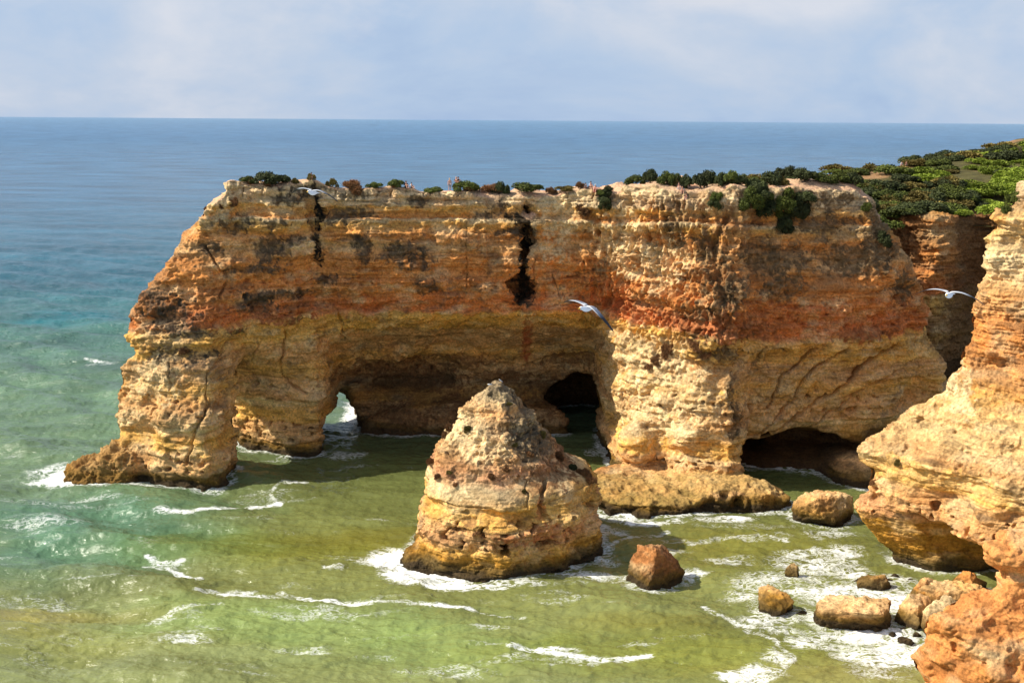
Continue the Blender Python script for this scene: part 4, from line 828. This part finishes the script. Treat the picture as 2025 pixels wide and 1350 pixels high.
# poses: joint positions for a 1.72 m figure facing -Y
def pose(kind, r):
    J = {}
    if kind == 'stand':
        J.update(pel=(0, 0, .95), bel=(0, 0, 1.1), che=(0, .01, 1.32), nek=(0, 0, 1.48), hd0=(0, -.01, 1.56), hd1=(0, -.015, 1.66))
        for s, n_ in ((-1, 'l'), (1, 'r')):
            J.update({n_+'hip': (s*.1, 0, .9), n_+'kne': (s*.11, -.02, .5), n_+'ank': (s*.12, .02, .09), n_+'toe': (s*.14, -.13, .035), n_+'sho': (s*.18, 0, 1.41), n_+'elb': (s*.25, .03, 1.13), n_+'wri': (s*.24, -.06, .89), n_+'hnd': (s*.235, -.08, .8)})
    elif kind == 'akimbo':
        J = pose('stand', r); J.update(relb=(.4, .04, 1.2), rwri=(.2, -.05, 1.02), rhnd=(.15, -.07, .98), lkne=(-.13, -.12, .52), lank=(-.12, -.03, .09), ltoe=(-.14, -.18, .035))
    elif kind == 'carry':
        J = pose('stand', r); J.update(lelb=(-.26, -.06, 1.2), lwri=(-.12, -.25, 1.24), lhnd=(-.06, -.29, 1.28), relb=(.27, .02, 1.14), rwri=(.36, -.08, .95), rhnd=(.4, -.1, .88))
    elif kind == 'sit':
        J.update(pel=(0, .1, .12), bel=(0, .12, .27), che=(0, .08, .5), nek=(0, .04, .66), hd0=(0, .01, .74), hd1=(0, 0, .84))
        for s, n_ in ((-1, 'l'), (1, 'r')):
            J.update({n_+'hip': (s*.1, .06, .1), n_+'kne': (s*.13, -.3, .42), n_+'ank': (s*.12, -.5, .08), n_+'toe': (s*.13, -.66, .04), n_+'sho': (s*.18, .08, .6), n_+'elb': (s*.24, -.1, .38), n_+'wri': (s*.13, -.3, .46), n_+'hnd': (s*.08, -.36, .44)})
    elif kind == 'lean':
        J = pose('sit', r); J.update(che=(0, .2, .46), nek=(0, .24, .61), hd0=(0, .23, .69), hd1=(0, .22, .79), lsho=(-.18, .22, .56), rsho=(.18, .22, .56), lelb=(-.24, .36, .3), relb=(.24, .36, .3), lwri=(-.24, .42, .06), rwri=(.24, .42, .06), lhnd=(-.25, .36, .03), rhnd=(.25, .36, .03), lkne=(-.13, -.36, .2), lank=(-.12, -.72, .06), ltoe=(-.13, -.8, .14))
    return J
RAD = dict(pel=(.15, .11), bel=(.13, .095), che=(.155, .1), nek=.05, hd0=.075, hd1=.085, hip=.09, kne=.058, ank=.038, toe=.03, sho=.06, elb=.042, wri=.03, hnd=.036)
def person(kind, px, py, Y, rot, label, shirt=None, shorts=None, hair=lin(40, 28, 20), hat=None, hgt=1., z=None, bikini=False, who='headland'):
    J = pose(kind, 0); names = list(J); pts = []
    for n_ in names:
        k = RAD.get(n_, RAD.get(n_[1:])); k = k if isinstance(k, tuple) else (k, k); pts.append((*J[n_], *k))
    ix = {n_: i for i, n_ in enumerate(names)}
    E_ = [('pel', 'bel'), ('bel', 'che'), ('che', 'nek'), ('nek', 'hd0'), ('hd0', 'hd1')]
    for s in 'lr': E_ += [('pel', s+'hip'), (s+'hip', s+'kne'), (s+'kne', s+'ank'), (s+'ank', s+'toe'), ('che', s+'sho'), (s+'sho', s+'elb'), (s+'elb', s+'wri'), (s+'wri', s+'hnd')]
    # a thumb and four fingers on each hand
    edges = [(ix[a], ix[b_]) for a, b_ in E_]
    for s in 'lr':
        hnd = np.array(J[s+'hnd']); dr = hnd-np.array(J[s+'wri']); dr = dr/np.linalg.norm(dr); side = np.cross(dr, (0, 0, 1.)) if abs(dr[2]) < .9 else np.array((0, 1., 0)); side /= np.linalg.norm(side)
        for q, (o_, l_) in enumerate(((-.027, .07), (-.009, .082), (.009, .078), (.027, .062))):
            a = hnd+side*o_+dr*.02; b_ = a+dr*l_*.55+np.array((0, -.008, 0)); c = b_+dr*l_*.45+np.array((0, -.02, 0))
            i0 = len(pts); pts += [(*b_, .009, .009), (*c, .007, .007)]; edges += [(ix[s+'hnd'], i0), (i0, i0+1)]
        a = hnd-side*.045-dr*.01; i0 = len(pts); pts.append((*a, .01, .01)); edges.append((ix[s+'wri'], i0))
    me = skin_mesh('person', pts, edges, SKIN, 2, ix['pel'])
    o = bpy.data.objects.new('person', me); sc.collection.objects.link(o)
    def part(nm, ns, es, grow_, m_, rads=None):
        pp = [(*J[a][:3], *((RAD.get(a, RAD.get(a[1:])) if isinstance(RAD.get(a, RAD.get(a[1:])), tuple) else (RAD.get(a, RAD.get(a[1:])),)*2))) for a in ns]
        pp = [(a, b_, c, d_*grow_+.008, e_*grow_+.008) for a, b_, c, d_, e_ in pp]
        c_ = bpy.data.objects.new(nm, skin_mesh(nm, pp, [(ns.index(a), ns.index(b_)) for a, b_ in es], m_, 1)); sc.collection.objects.link(c_); c_.parent = o; return c_
    if shirt is not None:
        if bikini: part('bikini_top', ['che', 'lsho', 'rsho'], [('che', 'lsho'), ('che', 'rsho')], .95, cloth(shirt))
        else: part('shirt', ['bel', 'che', 'lsho', 'rsho', 'lelb', 'relb'], [('bel', 'che'), ('che', 'lsho'), ('che', 'rsho'), ('lsho', 'lelb'), ('rsho', 'relb')], 1.12, cloth(shirt))
    if shorts is not None:
        if bikini: part('bikini_bottom', ['pel', 'lhip', 'rhip'], [('pel', 'lhip'), ('pel', 'rhip')], 1.04, cloth(shorts))
        else: part('shorts', ['pel', 'lhip', 'rhip', 'lkne', 'rkne'], [('pel', 'lhip'), ('pel', 'rhip'), ('lhip', 'lkne'), ('rhip', 'rkne')], 1.12, cloth(shorts))
    def cap(nm, rr, off, c_, flat=1.):
        bm = bmesh.new(); bmesh.ops.create_uvsphere(bm, u_segments=14, v_segments=9, radius=rr)
        for v in bm.verts:
            v.co.z *= flat
            if v.co.y < -.03 and v.co.z < .02: v.co.y = -.03
            v.co += Vector(J['hd1'])+Vector(off)
        m2 = bpy.data.meshes.new(nm); bm.to_mesh(m2); bm.free(); m2.materials.append(cloth(c_, nm)); c2 = bpy.data.objects.new(nm, m2); sc.collection.objects.link(c2); c2.parent = o
    cap('hair', .105, (0, .03, .0), hair, 1.1)
    if hat is not None: cap('hat', .125, (0, .0, .05), hat, .8)
    x, _ = P(px, py, Y)
    if z is None:
        x, z, yy = rim_at(px, py); Y = yy+.7+max(0, Y-(159 if px > 880 and px < 910 else Y)); x, _ = P(px, py, Y); z = ground(x, Y) or z
    o.location = (x, Y, z-.02); o.rotation_euler = (0, 0, rot); o.scale = (hgt,)*3
    return tag(o, label, 'person')
BLK = lin(34, 32, 36); WHT = lin(226, 226, 226)
person('sit', 612, 368, 154.6, 0, 'dark-haired person in a pink top sitting alone behind an olive tuft', lin(220, 130, 140), lin(60, 50, 60))
person('sit', 799, 375, 156, .5, 'person in a black top sitting at the edge, left of two small sitters', BLK, BLK)
person('lean', 811, 376, 157, .6, 'dark-haired person half lying down just right of the sitter in black', WHT, BLK, hgt=.8)
person('stand', 885, 374, 158, .2, 'bare-chested person in grey shorts standing left of the close pair', None, lin(150, 140, 145), hair=lin(200, 170, 130), hgt=.95)
person('carry', 898, 374, 159.5, -.2, 'person in a dark top standing partly behind another, wearing grey trousers', lin(60, 50, 66), lin(90, 96, 120), hair=lin(190, 150, 120), hgt=1.06)
person('akimbo', 902, 375, 157.6, .25, 'dark-haired person in black bikini standing in front of the pair', BLK, BLK, bikini=True, hgt=1.02)
person('sit', 1164, 374, 157, .3, 'person in a pale blue shirt sitting on bare rock beside one in white hat', lin(170, 184, 206), lin(60, 60, 70))
person('sit', 1173, 374, 157.6, -.3, 'person wearing a white hat sitting on bare rock', lin(200, 150, 140), lin(190, 80, 80), hat=WHT, hgt=1.05)
person('lean', 1157, 375, 155.8, 1.2, 'person lying low in grey clothes just left of the pale blue shirt', lin(120, 120, 130), BLK, hgt=.9)
person('sit', 1338, 365, 150.6, .2, 'leftmost of three sitters in black beside the dark bushes', BLK, lin(180, 170, 170))
person('sit', 1345, 365, 151, -.1, 'middle one of three sitters, striped black and white, by the dark bushes', lin(120, 116, 120), BLK, hgt=1.1)
person('sit', 1353, 365, 151, -.4, 'rightmost of three sitters in black, against the dark bushes', BLK, lin(200, 190, 188), hgt=1.05)
for px, lb, shc, soc in ((1777, 'distant person in a white shirt standing on the hill path', WHT, lin(80, 80, 90)), (1786, 'distant person in brown standing on the hill path beside one in white', lin(140, 90, 70), lin(60, 50, 50))):
    x, _ = P(px, 335, 250); z_ = float(hill_z(np.array([[x]]), np.array([[250.]]))[0, 0]); person('stand', px, 335, 250, .1, lb, shc, soc, z=z_+.3)

# ================================================================== GULLS
gm, nt, b = mat('plumage'); L = nt.links.new; at = nd(nt, 'ShaderNodeAttribute', attribute_name='Col'); L(at.outputs['Color'], b.inputs['Base Color']); b.inputs['Roughness'].default_value = .7
WH = lin(242, 242, 242); GY = lin(126, 130, 140); BK = lin(24, 24, 28); YB = lin(226, 176, 50)
def gull_mesh(spread=True, fold=.0, droop=(0., 0.)):
    """flies / looks towards -Y; one continuous surface: lofted body, wings pulled out of its flanks"""
    V = []; C = []; Fq = []
    st = [(-.34, .003, .003, -.012, YB), (-.315, .009, .012, -.008, YB), (-.285, .014, .018, 0, YB), (-.275, .026, .03, .004, WH), (-.24, .037, .04, .008, WH), (-.20, .036, .038, .004, WH), (-.14, .052, .052, -.008, WH), (-.05, .068, .066, -.018, WH), (.05, .064, .06, -.016, WH), (.13, .046, .042, -.006, WH), (.19, .036, .022, .0, WH), (.26, .055, .008, .002, WH), (.31, .062, .004, .003, WH)]
    n = 16
    for (y, rx, rz, cz, c) in st:
        for j in range(n):
            a = j*2*math.pi/n; V.append((rx*math.cos(a), y, cz+rz*math.sin(a))); C.append(GY if (not spread and -.13 < y < .16 and math.sin(a) > .1) else (BK if (not spread and y > .22) else c))
    for i in range(len(st)-1):
        for j in range(n): Fq.append([i*n+j, i*n+(j+1) % n, (i+1)*n+(j+1) % n, (i+1)*n+j])
    Fq2 = []
    if spread:
        for s, dr in ((1, droop[0]), (-1, droop[1])):
            secs = [(.03, -.10, .075, .03, .018), (.12, -.13, .075, .055, .016), (.24, -.165, .04, .075, .012), (.34, -.15, .035, .07, .010), (.46, -.09, .07, .045, .008), (.57, -.01, .115, .005, .006), (.66, .07, .15, -.04, .004), (.70, .115, .15, -.06, .002)]
            m_ = 8; b0 = len(V)
            for i, (x, yl, yt, z, th) in enumerate(secs):
                z = z-dr*max(0, x-.15)*1.0+.02; col = BK if i >= 4 else GY
                for j in range(m_):
                    a = j*2*math.pi/m_; yy = (yl+yt)/2-(yt-yl)/2*math.cos(a); V.append((s*x, yy, z+th*math.sin(a)))
                    C.append(WH if (i < 4 and (math.sin(a) < -.1 or j == 0)) else (col if i > 0 else WH))
            for i in range(len(secs)-1):
                for j in range(m_):
                    q = [b0+i*m_+j, b0+i*m_+(j+1) % m_, b0+(i+1)*m_+(j+1) % m_, b0+(i+1)*m_+j]; Fq.append(q if s > 0 else q[::-1])
            Fq.append([b0+(len(secs)-1)*m_+k for k in (0, 1, 3, 4)])
    else:
        for s in (1, -1):      # folded wings lie along the back, black tips beyond the tail; two legs
            b0 = len(V); m_ = 6
            for y, w_, z, c in ((-.12, .004, .02, GY), (-.06, .03, .028, GY), (.08, .032, .03, GY), (.2, .02, .022, BK), (.33, .003, .015, BK)):
                for j in range(m_): a = j*2*math.pi/m_; V.append((s*(.045-.07*max(0, y)*.5)+w_*.6*math.cos(a), y, z+w_*math.sin(a))); C.append(c)
            for i in range(4):
                for j in range(m_): Fq.append([b0+i*m_+j, b0+i*m_+(j+1) % m_, b0+(i+1)*m_+(j+1) % m_, b0+(i+1)*m_+j])
            b0 = len(V)
            for z, r_ in ((-.06, .012), (-.14, .007), (-.2, .008)):
                for j in range(4): a = j*math.pi/2; V.append((s*.03+r_*math.cos(a), .0+r_*math.sin(a), z)); C.append(YB)
            for i in range(2):
                for j in range(4): Fq.append([b0+i*4+j, b0+i*4+(j+1) % 4, b0+(i+1)*4+(j+1) % 4, b0+(i+1)*4+j])
    me = new_mesh('seagull', V, Fq); set_col(me, 'Col', np.array(C)); me = subdiv(me, 1 if spread else 1); me.materials.append(gm); return me
def gull(me, loc, rot, label, s=1.): o = link('seagull', me, gm); o.location = loc; o.rotation_euler = rot; o.scale = (s,)*3; return tag(o, label, 'seagull', 'gulls')
gull(gull_mesh(True, droop=(.48, .12)), P3(1160, 607, 24.5), (math.radians(-6), math.radians(12), math.radians(-38)), 'gull gliding with a dark drooping wing in front of the great arch')
gull(gull_mesh(True, droop=(.18, .10)), P3(1876, 570, 23.8), (math.radians(-4), math.radians(3), math.radians(-32)), 'gull gliding in front of the shaded ravine at the right')
gull(gull_mesh(True, droop=(.22, .10)), P3(615, 386, 31), (math.radians(-6), math.radians(5), math.radians(-20)), 'gull gliding at the clifftop in front of the left cleft')
pg = gull_mesh(False)
for px, py, rz_, lb, tl in ((971, 759, -1.45, 'left one of two gulls perched on top of the stack, body level', 0.), (992, 757, -1.2, 'right one of two gulls perched on top of the stack, body upright', .6)):
    x, _ = P(px, py, 121); best = None
    for yy in np.arange(118, 124, .25):
        g_ = ground(P(px, py, yy)[0], yy, 'sea_stack')
        if g_ is not None and (best is None or g_ > best[1]): best = (yy, g_)
    o = gull(pg, (P(px, py, best[0])[0], best[0], best[1]+.2*1.15), (-tl, 0, rz_), lb, 1.15)

# ================================================================== SKY, SUN, CAMERA
AZ, EL = math.radians(SUN_AZ), math.radians(SUN_EL)       # azimuth measured from straight ahead towards the left
to_sun = Vector((-math.sin(AZ)*math.cos(EL), math.cos(AZ)*math.cos(EL), math.sin(EL)))
w = bpy.data.worlds.new('World'); sc.world = w; w.use_nodes = True; nt = w.node_tree; nt.nodes.clear(); L = nt.links.new
out = nt.nodes.new('ShaderNodeOutputWorld'); bg = nt.nodes.new('ShaderNodeBackground'); L(bg.outputs[0], out.inputs[0]); bg.inputs['Strength'].default_value = .13
sky = nt.nodes.new('ShaderNodeTexSky'); sky.sky_type = 'NISHITA'; sky.sun_disc = False; sky.sun_elevation = EL; sky.sun_rotation = -AZ; sky.air_density = 1.; sky.dust_density = 2.; sky.ozone_density = 1.5
tc = nt.nodes.new('ShaderNodeTexCoord')
def mpw(s, loc=(0, 0, 0)):
    k = nd(nt, 'ShaderNodeMapping'); L(tc.outputs['Generated'], k.inputs['Vector']); k.inputs['Scale'].default_value = s; k.inputs['Location'].default_value = loc; return k.outputs[0]
c1 = nd(nt, 'ShaderNodeTexNoise', Scale=1., Detail=6., Roughness=.55, Distortion=.3); L(mpw((3.4, 3.4, 8.), (2.3, .4, .1)), c1.inputs['Vector'])
c2 = nd(nt, 'ShaderNodeTexNoise', Scale=1., Detail=6., Roughness=.55, Distortion=.2); L(mpw((7., 7., 15.), (5.1, 1.4, 3.)), c2.inputs['Vector'])
def cr(inp, stops):
    k = nt.nodes.new('ShaderNodeValToRGB'); L(inp, k.inputs[0]); e = k.color_ramp.elements
    while len(e) < len(stops): e.new(.5)
    for s_, (p_, c_) in zip(e, stops): s_.position = p_; s_.color = (*c_, 1)
    return k.outputs[0]
SK = 1/.12
base = cr(c1.outputs[0], [(.34, lin(152, 176, 210)), (.46, lin(170, 190, 216)), (.55, lin(184, 197, 216)), (.66, lin(204, 209, 220))])
puff = cr(c2.outputs[0], [(.5, (0, 0, 0)), (.66, (1, 1, 1))])
sep = nt.nodes.new('ShaderNodeSeparateXYZ'); L(tc.outputs['Generated'], sep.inputs[0])
hz = nd(nt, 'ShaderNodeMapRange'); L(sep.outputs['Z'], hz.inputs['Value']); hz.inputs['From Min'].default_value = .02; hz.inputs['From Max'].default_value = .12; hz.inputs['To Max'].default_value = .75
mu = nd(nt, 'ShaderNodeMath', operation='MULTIPLY'); L(puff, mu.inputs[0]); L(hz.outputs[0], mu.inputs[1])
mx = nd(nt, 'ShaderNodeMix', data_type='RGBA'); L(mu.outputs[0], mx.inputs['Factor']); L(base, mx.inputs[6]); mx.inputs[7].default_value = (*lin(214, 214, 220), 1)
sc_ = nd(nt, 'ShaderNodeVectorMath', operation='SCALE'); L(mx.outputs[2], sc_.inputs[0]); sc_.inputs['Scale'].default_value = SK*CLOUD
# high up the cloud breaks and blue sky shows
mb = nd(nt, 'ShaderNodeMix', data_type='RGBA'); up_ = nd(nt, 'ShaderNodeMapRange'); L(sep.outputs['Z'], up_.inputs['Value']); up_.inputs['From Min'].default_value = .10; up_.inputs['From Max'].default_value = .4; up_.inputs['To Min'].default_value = .96; up_.inputs['To Max'].default_value = .42; L(up_.outputs[0], mb.inputs['Factor']); L(sky.outputs[0], mb.inputs[6]); L(sc_.outputs[0], mb.inputs[7])
L(mb.outputs[2], bg.inputs['Color'])
sl = bpy.data.lights.new('sun', 'SUN'); sl.energy = SUN_E; sl.angle = math.radians(.5); sl.color = (1, .93, .80); so = bpy.data.objects.new('sun', sl); sc.collection.objects.link(so)
so.rotation_euler = to_sun.to_track_quat('Z', 'Y').to_euler()
cam = bpy.data.cameras.new('camera'); co = bpy.data.objects.new('camera', cam); sc.collection.objects.link(co); sc.camera = co
cam.sensor_width = 36; cam.sensor_fit = 'HORIZONTAL'; cam.lens = FPX/2025*36; cam.clip_end = 80000; cam.clip_start = .5
co.matrix_world = Matrix.Translation((0, 0, H)) @ Matrix.Rotation(math.pi/2-TH, 4, 'X') @ Matrix.Rotation(-ROLL, 4, 'Z')
sc.view_settings.view_transform = 'Standard'; sc.view_settings.look = 'None'; sc.view_settings.exposure = EXPO; sc.view_settings.gamma = 1
sc.cycles.max_bounces = 6; sc.cycles.diffuse_bounces = 3; sc.cycles.glossy_bounces = 2
try: sc.cycles.use_denoising = True
except Exception: pass
